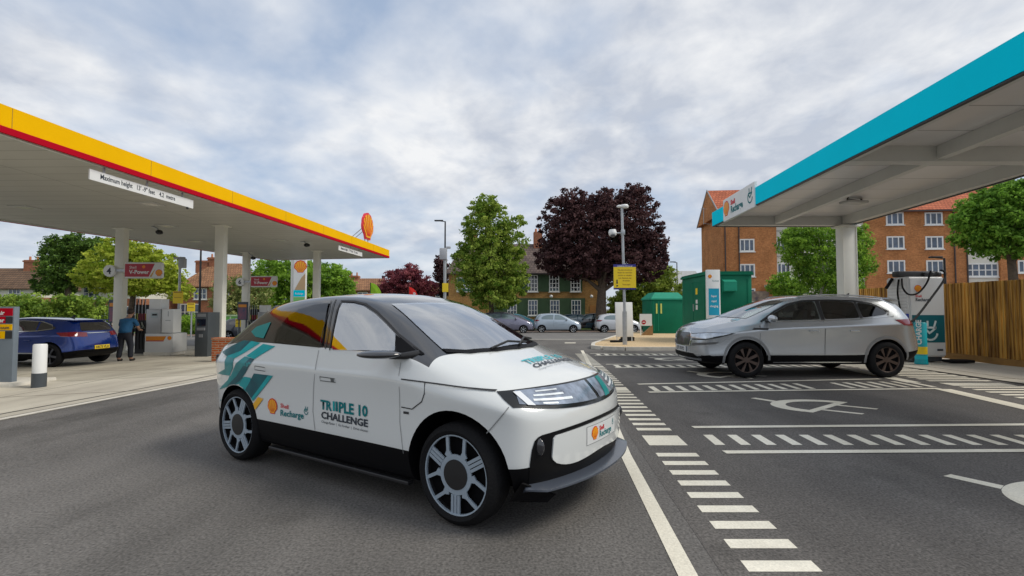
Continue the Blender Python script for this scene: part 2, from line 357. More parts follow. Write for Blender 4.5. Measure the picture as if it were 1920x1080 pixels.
drape([[(-60, 53), (60, 53), (60, 57), (-60, 57)]], 'pavement', mat('far_paving', (.36, .26, .20), .9, var=.2, vscale=1.5), .012)
drape([[(-70, 60), (75, 60), (75, 130), (-70, 130)]], 'verge', grassm, .004)
pav_in = [(8.85, 3), (9.13, 11.67), (9.03, 15.3), (9.2, 26)]
drape([[(8.85, 3), (14, 3), (14, 26), (9.2, 26), (9.03, 15.3), (9.13, 11.67)]], 'paving', conc2, .02)
# painted markings of the charging bays
baym = groundmat('bay_tarmac', (.080, .074, .069), (.142, .132, .122), speck=.6, bump=.9, patch=1.0, sscale=66., stain=.35)
drape([[(.98, 1.5), (8.8, 1.5), (9.13, 11.67), (9.03, 15.3), (9.2, 22.4), (2.45, 22.4), (2.0, 19), (1.5, 12)]], 'bay_tarmac', baym, .002)
LX = lambda x, y: x+.045*(y-3.448)
def rect(x0, x1, y0, y1, sl=.045):
    return [(x0+sl*(y0-3.448), y0), (x1+sl*(y0-3.448), y0), (x1+sl*(y1-3.448), y1), (x0+sl*(y1-3.448), y1)]
def quadpx(p): return [tuple(G(*q)) for q in p]
rung = []
y = 3.448
rung.append(rect(1.222, 1.602, 3.12-.02, 3.26)) if False else None
for i in range(9): rung.append(rect(1.222, 1.602, 3.448+.3277*i, 3.448+.3277*i+.148))
rung = [r for r in rung if r]
yy = 7.35
while yy < 21:
    if not (10.8 < yy < 11.4): rung.append(rect(1.222, 1.602, yy, yy+.15))
    yy += .3277
blocks = [rect(1.222, 1.602, 6.56, 7.06), rect(1.222, 1.602, 10.85, 11.35), rect(1.222, 1.602, 15.2, 15.7)]
yy = 5.0
while yy < 21:
    if not (11.3 < yy < 12.2): rung.append(rect(7.38, 8.55, yy, yy+.15))
    yy += .33
blocks.append(rect(7.38, 8.5, 11.55, 12.0)); blocks.append(rect(7.38, 8.5, 7.1, 7.6))
drape(rung, 'ladder_marking', paintm, .004); drape(blocks, 'block_marking', paintm, .004)
wl = [GO(1330, 1180), GO(1290, 1080), GO(1173, 853), Vector((1.55, 12)), Vector((2.2, 19.8)), Vector((2.45, 23))]
drape(ribbon(wl, .10), 'long_line_marking', paintm, .004)
lines = []
for (a, b, wd) in (((1299, 802), (1920, 797), .13), ((1358, 849), (1920, 846), .13), ((1196, 721), (1650, 711), .13), ((1216, 736), (1762, 729), .13)):
    p, q = GO(*a), GO(*b)
    if b[0] == 1920: q = p+(q-p)*1.45
    lines += ribbon([p, q], wd)
for yc, xl, xr in ((15.0, 2.35, 7.4), (16.1, 2.3, 7.4), (19.9, 2.5, 7.5), (21.0, 2.5, 7.5)): lines += ribbon([(xl, yc), (xr, yc+.2)], .13)
lines += ribbon([(7.22, 11.05), (6.98, 8.92), (6.75, 6.6)], .26); lines += ribbon([(7.5, 15.2), (7.33, 12.0)], .26)
lines += ribbon([(7.4, 15.1), (6.9, 11.75)], .2) if False else []
drape(lines, 'bay_line_marking', paintm, .008)
st = []
for k in range(21): x0 = 2.02+.256*k; st.append([(x0, 6.58), (x0+.1, 6.58), (x0+.13, 7.1), (x0+.03, 7.1)])
for k in range(21):
    if k in (12, 13): continue
    x0 = 2.34+.245*k; d1 = .115*(x0-2.2); d2 = .17*(x0-2.2); st.append([(x0, 10.80+d1), (x0+.1, 10.80+d1), (x0+.12, 11.42+d2), (x0+.02, 11.42+d2)])
for k in range(20):
    x0 = 2.42+.25*k; st.append([(x0, 15.2), (x0+.12, 15.2), (x0+.14, 15.9), (x0+.02, 15.9)]); st.append([(x0+.2, 20.05), (x0+.32, 20.05), (x0+.34, 20.8), (x0+.22, 20.8)])
drape(st, 'hatch_marking', paintm, .004)
def plug_symbol(cx, cy):
    P = []; a0 = R(45)
    def T(x, y): return (cx+x*math.cos(a0)-y*math.sin(a0)*1.0, cy+x*math.sin(a0)+y*math.cos(a0))
    # flat side along local x, body bulging to local +y, pins towards local -y
    ro, ri = .67, .47; n = 24
    for i in range(n):
        t0, t1 = math.pi*i/n, math.pi*(i+1)/n
        P.append([T(ro*math.cos(t0), ro*math.sin(t0)), T(ro*math.cos(t1), ro*math.sin(t1)), T(ri*math.cos(t1), ri*math.sin(t1)), T(ri*math.cos(t0), ri*math.sin(t0))])
    P.append([T(-.66, -.12), T(.66, -.12), T(.66, -.002), T(-.66, -.002)])
    for s in (-.32, .26): P.append([T(s-.05, -.62), T(s+.05, -.62), T(s+.05, -.122), T(s-.05, -.122)])
    P.append([T(-.06, .672), T(.07, .672), T(.19, 1.04), T(.08, 1.07)]); P.append([T(-.05, .10), T(.05, .10), T(.05, .46), T(-.05, .46)]) if cy < 6 else None
    return P
drape(plug_symbol(4.30, 9.15)+plug_symbol(4.19, 4.56)+plug_symbol(4.45, 13.4)+plug_symbol(4.6, 18.1), 'plug_symbol_marking', paintm, .004)
drape([[(-12, 34.9), (60, 34.9), (60, 35.15), (-12, 35.15)], [(2.35, 29.5), (2.85, 29.5), (2.95, 30.3), (2.45, 30.3)]]+[[(x, 43.5), (x+2.5, 43.5), (x+2.5, 43.65), (x, 43.65)] for x in range(-20, 30, 6)], 'road_line_marking', paintm, .009)
# gravel island with a kerb round it
isl = [(3.05, 24.2), (3.3, 23.6), (4.0, 23.2), (18, 23.2), (18, 38), (7.0, 38), (5.0, 32), (3.3, 26)]; isl = [(x, y*K) for x, y in isl]
mb = MB(); 
def zi(p): return (p[0], p[1], gz(*p))
mb.prism([(p[0], p[1], -.35) for p in isl], (0, 0, .33)); prop(mb.build('gravel_island', gravelm), kind='structure')
mb = MB(); c = Vector((8.5, 28))
for a, b in zip(isl, isl[1:]+isl[:1]):
    a, b = Vector(a), Vector(b); n = Vector(((b-a).y, -(b-a).x)).normalized()*.14
    mb.prism([(*a, -.40), (*b, -.40), (*(b+n), -.40), (*(a+n), -.40)], (0, 0, .40))
prop(mb.build('island_kerb', mat('kerb_concrete')), kind='structure')

# ================================================================ CANOPIES
def lines_mat(name, c, line, period, ang, wd=.04):
    m = mat(name, c, .5, var=.05, vscale=.6); nt = m.node_tree; b = nt.nodes['Principled BSDF']; src = b.inputs['Base Color'].links[0].from_socket
    tc = nt.nodes.new('ShaderNodeTexCoord'); mpn = nt.nodes.new('ShaderNodeMapping'); mpn.inputs['Rotation'].default_value = (0, 0, ang); nt.links.new(tc.outputs['Object'], mpn.inputs[0])
    br = nt.nodes.new('ShaderNodeTexBrick'); br.offset = 0; br.inputs['Scale'].default_value = 1; br.inputs['Brick Width'].default_value = 6; br.inputs['Row Height'].default_value = period; br.inputs['Mortar Size'].default_value = wd/2
    br.inputs['Color1'].default_value = (1, 1, 1, 1); br.inputs['Color2'].default_value = (.94, .94, .94, 1); br.inputs['Mortar'].default_value = (*line, 1); nt.links.new(mpn.outputs[0], br.inputs[0])
    mx = nt.nodes.new('ShaderNodeMixRGB'); mx.blend_type = 'MULTIPLY'; mx.inputs[0].default_value = 1; nt.links.new(src, mx.inputs[1]); nt.links.new(br.outputs[0], mx.inputs[2]); nt.links.new(mx.outputs[0], b.inputs['Base Color'])
    return m
CF0, CF1, CB1, CB0 = V2(-9.84, 3), V2(-7.96, 42.3), V2(-16.4, 44.2), V2(-22, 3)
can = thing('fuel_canopy', 'large yellow and red forecourt canopy on cream columns over the fuel pumps', 'canopy', (0, 0, 0))
def band(mb, pts, z0, z1, th=.06, out=0.):
    c = sum(pts, Vector((0, 0)))/len(pts)
    for a, b in zip(pts, pts[1:]+pts[:1]):
        d = (b-a).normalized(); n = Vector((-d.y, d.x)); n = -n if n.dot(c-a) > 0 else n
        a2, b2 = a-d*0+n*out, b+n*out
        mb.prism([(*a2, z0), (*b2, z0), (*(b2-n*th), z0), (*(a2-n*th), z0)], (0, 0, z1-z0))
    return mb
cp = [CF0, CF1, CB1, CB0]
mb = MB(); band(mb, cp, 4.73, 5.13); mb.build('fascia', yellow, can)
mb = MB(); band(mb, cp, 4.605, 4.728, out=.015); mb.build('red_stripe', red, can)
for k in range(1, 9):
    mb = MB(); p = CF0.lerp(CF1, k/9+.01); d = (CF1-CF0).normalized(); n = Vector((d.y, -d.x))*.004
    mb.prism([(*(p+n), 4.735), (*(p+d*.012+n), 4.735), (*(p+d*.012-n), 4.735), (*(p-n), 4.735)], (0, 0, .385)); mb.build('fascia_joint', mat('joint_ochre', (.42, .25, .01), .6), can)
mb = MB(); mb.prism([(*p, 4.66) for p in [CF0.lerp(CB0, .008), CF1.lerp(CB1, .01), CB1.lerp(CF1, .01), CB0.lerp(CF0, .008)]], (0, 0, .38))
mb.build('soffit', lines_mat('soffit_panels', (.52, .51, .46), (.62, .62, .6), .6, R(1), .035), can)
mb = MB(); band(mb, [CF0.lerp(CB0, .012), CF1.lerp(CB1, .016), CB1.lerp(CF1, .016), CB0.lerp(CF0, .01)], 4.612, 4.66, th=.08); mb.build('edge_trim', offw, can)
for (x, y) in ((-11.6, 26), (-11.2, 37.5), (-16.1, 26.9), (-15.7, 38.6), (-12.1, 14.3), (-16.5, 15.3)):
    g = gz(x, y); y *= K; mb = MB(); s = .17; mb.box((x, y, (g+4.66)/2), (.36, .30, 4.66-g), bev=.02)
    mb.box((x, y, g+.06), (.5, .44, .12), bev=.01); mb.box((x, y, 4.64), (.56, .5, .035), bev=.005); mb.build('column', mat('column_cream', (.80, .79, .71), .45, var=.04, vscale=1.5), can, 30)
for (x, y) in ((-11.4, 20.5), (-11.2, 31.5), (-15.9, 21.2), (-15.5, 32), (-13.8, 26), (-13.3, 37.)):
    y *= K; mb = MB(); mb.box((x, y, 4.652), (.6, .6, .03), rz=R(3), bev=.008); l = mb.build('soffit_light', mat('lamp_housing', (.5, .5, .48), .4), can)
    mb = MB(); mb.box((x, y, 4.633), (.38, .38, .012), rz=R(3)); mb.build('lens', mat('lamp_lens', (.75, .74, .68), .2), l)
# the teal canopy
TF0, TF1, TB1, TB0 = V2(5.43, 3), V2(6.4, 20.7), V2(10.66, 20.75), V2(9.3, 3)
tcn = thing('charging_canopy', 'teal edged white canopy over the charging bays', 'canopy', (0, 0, 0)); tp = [TF0, TF1, TB1, TB0]
mb = MB(); band(mb, tp, 3.97, 4.40, out=.03); mb.build('fascia', teal, tcn)
mb = MB(); band(mb, tp, 3.945, 3.968, out=.02); mb.build('edge_seal', blackp, tcn)
mb = MB(); mb.prism([(*p, 4.235) for p in [TF0.lerp(TB0, .02), TF1.lerp(TB1, .02), TB1.lerp(TF1, .02), TB0.lerp(TF0, .02)]], (0, 0, .1))
gl = lines_mat('canopy_ceiling', (.76, .74, .73), (.45, .44, .44), 1.0, R(0), .03); gl.node_tree.nodes['Principled BSDF'].inputs['Roughness'].default_value = .28
mb.build('ceiling', gl, tcn)
def beam(a, b, wd, z0, z1):
    a, b = V2(*a), V2(*b); d = (b-a).normalized(); n = Vector((-d.y, d.x))*wd/2
    mb = MB(); mb.prism([(*(a+n), z0), (*(b+n), z0), (*(b-n), z0), (*(a-n), z0)], (0, 0, z1-z0)); return mb.build('beam', offw, tcn)
beam((6.52, 20.5), (10.5, 20.55), .22, 3.962, 4.233); beam((5.95, 11.6), (9.85, 11.65), .24, 3.962, 4.233)
beam((8.3, 20.36), (7.62, 11.75), .16, 4.0, 4.233); beam((7.6, 11.45), (7.1, 3.2), .16, 4.0, 4.233)
beam((10.45, 20.35), (9.9, 11.8), .22, 3.965, 4.233); beam((9.85, 11.45), (9.2, 3.2), .22, 3.965, 4.233)
beam((6.52, 20.35), (6.06, 11.75), .1, 3.98, 4.233); beam((6.04, 11.45), (5.56, 3.2), .1, 3.98, 4.233)
for (x, y) in ((10.42, 20.3*K), (9.72, 11.6*K)):
    mb = MB(); mb.box((x, y, 1.97), (.40, .30, 3.98), bev=.015); mb.box((x, y, .05), (.6, .52, .1), bev=.01); mb.box((x, y, 3.9), (.6, .5, .05), bev=.005)
    for dx in (-.205, .205): mb.box((x+dx, y, 1.97), (.03, .34, 3.9))
    mb.build('column', mat('column_cream'), tcn, 30)
mb = MB(); mb.box((8.95, 17*K, 4.13), (.62, .34, .07), bev=.03, rz=.2); lo = mb.build('ceiling_light', mat('lamp_housing'), tcn)
mb = MB(); mb.tube([(8.7, 17*K-.15, 4.235), (8.68, 17*K-.15, 4.18), (8.95, 17*K-.05, 4.17), (9.2, 17*K+.1, 4.19), (9.22, 17*K+.1, 4.235)], .025); mb.build('bracket', blackp, lo)
# canopy sign board
ex = Vector((-.055/K, -1, 0)).normalized(); o = Vector((5.263+.055*19.3-.05, 19.3, 3.92))
sg = thing('canopy_sign', 'white board with yellow shell emblem and plug symbol on the teal canopy edge', 'sign', o)
L3 = (Vector((5.263+.055*16.35, 16.35*K, 0))-Vector((o.x+.05, o.y*K, 0))).length
fm = lambda x, y, off: ex*x+Vector((0, 0, 1))*y+Vector((-1, .055/K, 0)).normalized()*off
mb = MB(); mb.prism([fm(0, 0, 0), fm(L3, 0, 0), fm(L3, .64, 0), fm(0, .64, 0)], fm(0, 0, -.06)-fm(0, 0, 0)); mb.build('board', white, sg)
recharge_logo(fm, .05, .07, .50, sg, .004, plug=False)
mapped(flat(plugmark(1.98, .36, .40)), lambda x, y: fm(x, y, .004), 'plug_mark', inkteal, sg)

# ================================================================ signs hung on the fuel canopy
def edge_pt(t): return CF0+(CF1-CF0).normalized()*t
ed = (CF1-CF0).normalized(); en = Vector((ed.y, -ed.x, 0)); e3 = Vector((*ed, 0))
def height_sign(y0, y1, lab):
    t0 = (y0*K-CF0.y)/ed.y; t1 = (y1*K-CF0.y)/ed.y; o = Vector((*edge_pt(t0), 4.235))-en*.12; o.y /= K
    s = thing('height_sign', lab, 'sign', o, group='white height limit signs under the yellow canopy')
    f = lambda x, y, off: e3*x+Vector((0, 0, 1))*y+en*off
    Ln = t1-t0; mb = MB(); mb.prism([f(0, 0, 0), f(Ln, 0, 0), f(Ln, .235, 0), f(0, .235, 0)], -en*.03); mb.build('board', white, s)
    mb = MB()
    for k in (.12, .5, .88): mb.box(f(Ln*k, .3, -.04), (.03, .05, .14))
    mb.build('bracket', steel, s)
    b = textbm("Maximum height   13' -9\" feet    4.2  metre", .165, bold=.003, sx=Ln/4.27*1.05); mapped(b, lambda x, y: f(.34*Ln/4.27+x, .075+y, .003), 'lettering', inkdark, s)
    mb = MB(); mb.ball(f(Ln*.93, -.03, 0), .035); mb.build('sensor', blackp, s)
height_sign(14.43, 18.75, 'long white height limit sign at the near end of the yellow canopy edge')
height_sign(32.2, 36.4, 'short looking white height sign near the far corner of the yellow canopy')
sh = thing('shell_emblem_sign', 'upright red and yellow scallop emblem standing on the canopy roof', 'sign', (-8.2, 37.1, 5.13))
exv = Vector((.09, .996, 0)).normalized(); nv = Vector((exv.y, -exv.x, 0))
f = lambda x, y, off: exv*x+Vector((0, 0, 1))*y+nv*off
a, b_, c_ = pecten(); S = 1.5
mb = MB(); mb.prism([f(x*S, .8+y*S, 0) for x, y in a[0]], -nv*.10); mb.build('emblem', mat('emblem_rim', (.70, .03, .06), .35), sh)
mb = MB(); mb.prism([f(x*S, .8+y*S, .03) for x, y in b_[0]], -nv*.029); mb.build('emblem_face', shellyel, sh)
mb = MB()
for p in c_: mb.prism([f(x*S, .8+y*S, .045) for x, y in p], -nv*.014)
mb.build('emblem_rib', shellred, sh)
mb = MB()
for s in (-.2, .25): mb.tube([f(s, .35, -.1), f(s-.05, -.02, -.1)], .03); mb.tube([f(s, .9, -.12), f(s, .0, -1.2)], .022)
mb.build('stay', steel, sh)
def pump_sign(x, y, w_, h_, zc, lab, num):
    s = thing('pump_number_sign', lab, 'sign', (x, y, zc), group='red and white pump signs on the canopy columns')
    f = lambda a, b, off: Vector((a, -off, b))
    mb = MB(); mb.box((w_/2+.2, 0, 0), (w_, .16, h_), bev=.06); mb.build('board', white, s, 30)
    mapped(flat([[(.24, -h_*.40), (w_*.72+.1, -h_*.40), (w_*.78+.24, h_*.40), (.24, h_*.40)]]), lambda a, b: f(a, b, .083), 'red_panel', mat('sign_crimson', (.42, .01, .03), .4), s)
    mapped(flat([[(w_*.74+.1, -h_*.40), (w_*.80+.1, -h_*.40), (w_*.80+.24, h_*.1), (w_*.765+.17, -h_*.15)]]), lambda a, b: f(a, b, .084), 'gold_flash', mat('gold_paint', (.6, .35, .1), .4), s)
    mapped(textbm('Shell', h_*.24), lambda a, b: f(a+.42, b+h_*.1, .086), 'lettering', white, s)
    mapped(textbm('V-Power', h_*.34, bold=.006), lambda a, b: f(a+.42, b-h_*.22, .086), 'lettering', white, s)
    emblem(f, .2+w_*.92, -h_*.18, h_*.4, s, .084); emblem(f, .2+w_*.52, h_*.2, h_*.2, s, .085)
    mb = MB(); mb.lathe([(.001, -.06), (.24, -.06), (.24, .06), (.001, .06)], 20, Matrix.Translation((-.42, 0, -.02)) @ Matrix.Rotation(R(90), 4, 'X')); mb.build('number_disc', white, s)
    mapped(textbm(num, .34, 'CENTER', bold=.01), lambda a, b: f(a-.42, b-.14, .064), 'number', inkdark, s)
    mb = MB(); mb.box((.0, 0, 0), (.5, .05, .1)); mb.build('arm', steel, s)
pump_sign(-15.95, 26.6, 1.55, .66, Zh(507, 26.6), 'crimson and white pump sign marked 4 on the leftmost canopy column', '4')
pump_sign(-15.5, 38.3, 1.55, .66, Zh(528, 38.3), 'smaller crimson pump sign on the column behind the brick wall', '6')
def floodcam(x, y, z, lab):
    s = thing('security_camera', lab, 'camera', (x, y, z), group='dark cameras under the yellow canopy')
    mb = MB(); mb.ball((0, 0, 0), .11, (1.3, 1, .9)); mb.box((.1, -.08, -.02), (.17, .15, .12), bev=.03, rz=.5); mb.build('housing', blackp, s, 40)
    mb = MB(); mb.tube([(0, 0, .05), (-.1, 0, .16), (-.3, 0, 4.66-z)], .03); mb.build('arm', steel, s)
floodcam(-10.15, 32.2, 4.48, 'dark camera hanging alone under the middle of the canopy')
floodcam(-15.2, 38.3, 4.30, 'dark camera at the top of the far left canopy column')
floodcam(-14.2, 26.2, 4.42, 'small dark camera just right of the leftmost column top')

# ================================================================ BUILDINGS
glass_sky = mat('window_glass', (.05, .075, .12), .06, spec=.9, var=.7, vscale=1.1)
glass_dk = mat('dark_glass', (.012, .014, .018), .04, spec=.9)
frame_w = mat('window_frame_white', (.78, .78, .76), .5)
brickB = brickmat('brown_brick', (.58, .235, .085), (.44, .16, .055), (.40, .235, .12))
brickR = brickmat('orange_brick', (.42, .13, .05), (.30, .085, .04), (.35, .27, .2))
brickY = brickmat('tan_brick', (.50, .26, .07), (.38, .19, .06), (.40, .28, .15))
tileR = brickmat('red_tiles', (.52, .17, .09), (.42, .13, .07), (.26, .08, .05), .3, .26, .03, tile=True)
tileB = brickmat('brown_tiles', (.19, .12, .075), (.14, .09, .06), (.07, .05, .04), .3, .26, .03, tile=True)
tileT = brickmat('tan_tiles', (.36, .19, .10), (.27, .14, .08), (.14, .08, .05), .3, .26, .03, tile=True)
tileG = brickmat('grey_slates', (.17, .13, .115), (.115, .09, .085), (.06, .05, .045), .3, .24, .02, tile=True)
def window(par, x, z, w_, h_, y=0., nx=2, nz=2, fr=.07, gm=None, sill=True, lab=None, fm_=None):
    mb = MB(); yo = y-.03
    mb.b2(x-w_/2, x+w_/2, yo-.03, yo+.05, z+h_/2-fr, z+h_/2); mb.b2(x-w_/2, x+w_/2, yo-.03, yo+.05, z-h_/2, z-h_/2+fr)
    mb.b2(x-w_/2, x-w_/2+fr, yo-.03, yo+.05, z-h_/2+fr, z+h_/2-fr); mb.b2(x+w_/2-fr, x+w_/2, yo-.03, yo+.05, z-h_/2+fr, z+h_/2-fr)
    for k in range(1, nx): xx = x-w_/2+w_*k/nx; mb.b2(xx-fr*.4, xx+fr*.4, yo-.022, yo+.05, z-h_/2+fr, z+h_/2-fr)
    for k in range(1, nz): q = z-h_/2+h_*k/nz; mb.b2(x-w_/2+fr, x+w_/2-fr, yo-.018, yo+.05, q-fr*.35, q+fr*.35)
    if sill: mb.b2(x-w_/2-.08, x+w_/2+.08, yo-.1, yo+.045, z-h_/2-.08, z-h_/2-.003)
    o = mb.build('window', fm_ or frame_w, par)
    mb = MB(); mb.b2(x-w_/2+fr*.5, x+w_/2-fr*.5, yo-.004, yo+.04, z-h_/2+fr*.5, z+h_/2-fr*.5); mb.build('pane', gm or glass_sky, o)
    return o
def gable_roof(par, x0, x1, y0, y1, ze, zr, m, over=.35, hip=0., name='roof'):
    mb = MB(); ym = (y0+y1)/2
    x0, x1, y0, y1 = x0-over, x1+over, y0-over, y1+over
    A = [(x0, y0, ze), (x1, y0, ze), (x1, y1, ze), (x0, y1, ze)]; r0 = (x0+hip, ym, zr); r1 = (x1-hip, ym, zr)
    mb.face([A[0], A[1], r1, r0]); mb.face([A[2], A[3], r0, r1]); mb.face([A[1], A[2], r1]); mb.face([A[3], A[0], r0])
    mb.face([(x0, y0, ze-.12), (x0, y1, ze-.12), (x1, y1, ze-.12), (x1, y0, ze-.12)])
    for a, b in zip(A, A[1:]+A[:1]): mb.face([(a[0], a[1], ze-.12), (b[0], b[1], ze-.12), b, a])
    return mb.build(name, m, par)
# --- brick flats on the right
FO = Vector((X(1357, 62), 62*K)); FR_ = R(-5.8)
fl = thing('brick_flats', 'long four storey brown brick apartment block with red tiled roof', 'building', (FO.x, 62, -.6), FR_)
def fs(u):
    r = ray(u, 500); e = Vector((math.cos(FR_), math.sin(FR_))); q = r.x/r.y
    return (q*FO.y-FO.x)/(e.x-q*e.y)
def fz(u, v):
    s = fs(u); Y = FO.y+math.sin(FR_)*s; return at(u, v, Y/K).z+.6
HE = fz(1740, 394)
cream = mat('cream_render', (.70, .68, .60), .7, var=.05, vscale=.8)
bays = [(0, fs(1457), brickB), (fs(1457), fs(1624), cream), (fs(1624), fs(1815), brickB), (fs(1815), fs(1876), cream), (fs(1876), fs(2100), brickB)]
for i, (s0, s1, m) in enumerate(bays):
    mb = MB(); y0 = 0 if m is brickB else .25; mb.b2(s0, s1, y0, 7.3, 0, HE-.1); mb.build('wall', m, fl)
gable_roof(fl, 0, bays[-1][1], 0, 7.3, HE, HE+3.1, tileR, .35)
mb = MB(); mb.prism([(0.003, 0, HE-.09), (0.003, 7.3, HE-.09), (.003, 3.65, HE+2.95)], (-.375, 0, 0)); mb.build('gable', brickB, fl)
mb = MB()
for (ya, yb) in ((-.4, 3.65), (7.7, 3.65)): mb.prism([(-.40, ya, HE-.22), (-.40, yb, HE+3.02), (-.40, yb, HE+3.2), (-.40, ya, HE-.02)], (.06, 0, 0))
mb.build('bargeboard', mat('grey_board', (.33, .33, .33), .6), fl)
mb = MB(); mb.b2(.1, bays[-1][1], -.42, -.30, HE-.16, HE-.04); mb.build('gutter', mat('dark_gutter', (.05, .04, .04), .5), fl)
for u in (1360, 1386, 1478, 1606, 1790, 1813):
    mb = MB(); s = fs(u); mb.tube([(s, -.08, .2), (s, -.08, HE-.15)], .06); mb.build('drainpipe', mat('dark_gutter'), fl)
def fwin(u, v, wpx, hpx, nx=3, nz=1, yy=0.):
    s = fs(u); Y = FO.y+math.sin(FR_)*s; window(fl, s, fz(u, v), wpx*Y/FPX, hpx*Y/FPX, yy, nx, nz, .12)
for v in (460, 507, 410, 553): fwin(1401, v, 27, 24)
for u in (1680, 1753):
    for v in (410, 455, 500, 545): fwin(u, v, 31, 24)
for v in (458, 506): fwin(1471, v, 24, 26, 3, 1, .25)
for v in (413, 458, 506): fwin(1600, v, 26, 26, 3, 1, .25)
for v in (410, 506): fwin(1845, v, 56, 26, 5, 2, .25)
for u in (1925, 1990):
    for v in (410, 455, 500): fwin(u, v, 31, 24)
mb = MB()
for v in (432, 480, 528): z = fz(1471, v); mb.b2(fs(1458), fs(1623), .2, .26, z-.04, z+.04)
mb.build('render_line', mat('render_line_grey', (.4, .39, .35), .8), fl)  # thin grey bands across the cream rendered bays
mb = MB(); z = fz(1500, 536); mb.b2(fs(1432), fs(1510), -1.8, -.02, z-.12, z+.1); mb.build('shop_canopy', mat('pale_metal', (.62, .63, .62), .5), fl)
mb = MB(); z = fz(1480, 546); mb.b2(fs(1455), fs(1502), -1.2, -1.1, z-.28, z+.28); sp = mb.build('shop_sign', mat('shop_blue', (.02, .03, .16), .5), fl)
mb = MB(); z = fz(1420, 560); mb.b2(fs(1408), fs(1440), -.07, -.02, z-.6, z+.7); mb.build('shop_window', mat('shop_posters', (.45, .35, .25), .4, col2=(.1, .08, .1), vscale=2.2), fl)
mb = MB(); mb.tube([(-.9, 3, HE-.5), (-.9, 3, HE+1.2)], .03); mb.tube([(-.9, 3, HE-.4), (-.2, 3, HE-.5)], .03); mb.tube([(-1.2, 3, HE+1.1), (-.6, 3, HE+1.1)], .02); mb.build('aerial', steel, fl)
# --- public house with green cladding
PY = 64.; px = lambda u: X(u, PY); pz = lambda v: Zh(v, PY)+.6
pub = thing('public_house', 'brick pub with green painted cladding, sash windows and grey slate roof', 'building', (0, PY, -.6))
ZE = pz(512)
mb = MB(); mb.b2(px(841), px(1132), 0, 7, 0, ZE); mb.build('wall', brickY, pub)
greenc = mat('green_cladding', (.05, .10, .045), .6, var=.2, vscale=1.2)
def clad(u0, u1, v0, v1):
    mb = MB(); x0, x1 = px(u0), px(u1); n = int((x1-x0)/.3); 
    for k in range(n): mb.b2(x0+(x1-x0)*k/n, x0+(x1-x0)*(k+1)/n-.025, -.06, -.002, pz(v1), pz(v0))
    mb.b2(x0, x1, -.04, -.003, pz(v1)+.01, pz(v0)-.01)
    mb.build('cladding', greenc, pub)
clad(969, 1092, 514, 547); clad(925, 1097, 559, 594)
gable_roof(pub, px(841), px(1132), 0, 7, ZE, pz(449), tileG, .3, hip=1.4)
mb = MB(); mb.b2(px(838), px(1135), -.42, -.3, ZE-.14, ZE-.02); mb.build('gutter', mat('dark_gutter'), pub)
for u in (999, 1039, 1079): window(pub, px(u), pz(531.5), .98, 1.62, -.06, 3, 4, .09, gm=glass_dk)
for u in (960, 999, 1040, 1080): window(pub, px(u), pz(577), .92, 1.5, -.06, 3, 3, .07, gm=glass_sky)
for u in (1012, 880):
    mb = MB(); mb.b2(px(u)-.45, px(u)+.45, 2.9, 3.9, pz(480), pz(449)+1.2); c = mb.build('chimney', brickR, pub)
    mb = MB()
    for s in (-.2, .2): mb.lathe([(.1, 0), (.13, .02), (.1, .4)], 10, Matrix.Translation((px(u)+s, 3.4, pz(449)+1.2)))
    mb.build('chimney_pot', mat('terracotta', (.5, .2, .1), .8), c)
mb = MB(); mb.b2(px(1106), px(1118), -.05, -.002, .1, 2.2); mb.build('door', mat('door_wood', (.45, .2, .05), .5), pub)
mb = MB(); mb.b2(px(856), px(970), -.12, -.065, pz(548), pz(520)); bd = mb.build('sign_frame', frame_w, pub)
mb = MB(); mb.b2(px(858.5), px(967.5), -.14, -.125, pz(546), pz(522.5)); mb.build('sign_board', mat('pub_sign_green', (.03, .12, .06), .5), bd)
mapped(textbm('TOP P', .62, bold=.02), lambda x, y: Vector((px(863)+x, -.145, pz(542)+y)), 'lettering', white, bd)
mb = MB()
for u in (1033, 1108):
    mb.tube([(px(u), -.05, pz(553)), (px(u), -.35, pz(553))], .03); mb.ball((px(u), -.4, pz(556)), .16)
mb.build('wall_lamp', frame_w, pub)
# --- houses behind the forecourt
def house(name, lab, u0, u1, Y, ve, vr, wall, roof, dep=6.4, chims=(), wins=(), hip=0., low=None, gb=.9, grp=None):
    o = thing(name, lab, 'house', (X((u0+u1)/2, Y), Y, -gb)); c = X((u0+u1)/2, Y); z = lambda v: Zh(v, Y)+gb
    x0, x1 = X(u0, Y)-c, X(u1, Y)-c
    mb = MB()
    if low:
        mb.b2(x0, x1, 0, dep, z(low[0]), z(ve)); mb.build('wall', wall, o); mb = MB(); mb.b2(x0-.02, x1+.02, -.03, dep+.02, 0, z(low[0])-.004); mb.build('brick_storey', low[1], o)
    else: mb.b2(x0, x1, 0, dep, 0, z(ve)); mb.build('wall', wall, o)
    yr = dep/2; zr = Zh(vr, Y+yr/K)+gb
    gable_roof(o, x0, x1, 0, dep, z(ve), zr, roof, .4, hip)
    for (u, vt, wd) in chims:
        xx = X(u, Y+yr/K)-c; mb = MB(); mb.b2(xx-wd/2, xx+wd/2, yr-.5, yr+.5, zr-1.2, Zh(vt, Y+yr/K)+gb); mb.b2(xx-wd/2-.08, xx+wd/2+.08, yr-.58, yr+.58, Zh(vt, Y+yr/K)+gb-.25, Zh(vt, Y+yr/K)+gb-.08); ch = mb.build('chimney', brickR, o)
        mb = MB()
        for s in (-.3, .3): mb.lathe([(.12, 0), (.1, .45)], 8, Matrix.Translation((xx+s*wd, yr, Zh(vt, Y+yr/K)+gb)))
        mb.build('chimney_pot', mat('terracotta'), ch)
    for (u, v, ww, hh, nx) in wins: window(o, X(u, Y)-c, z(v), ww, hh, -.03, nx, 2, .1)
    return o
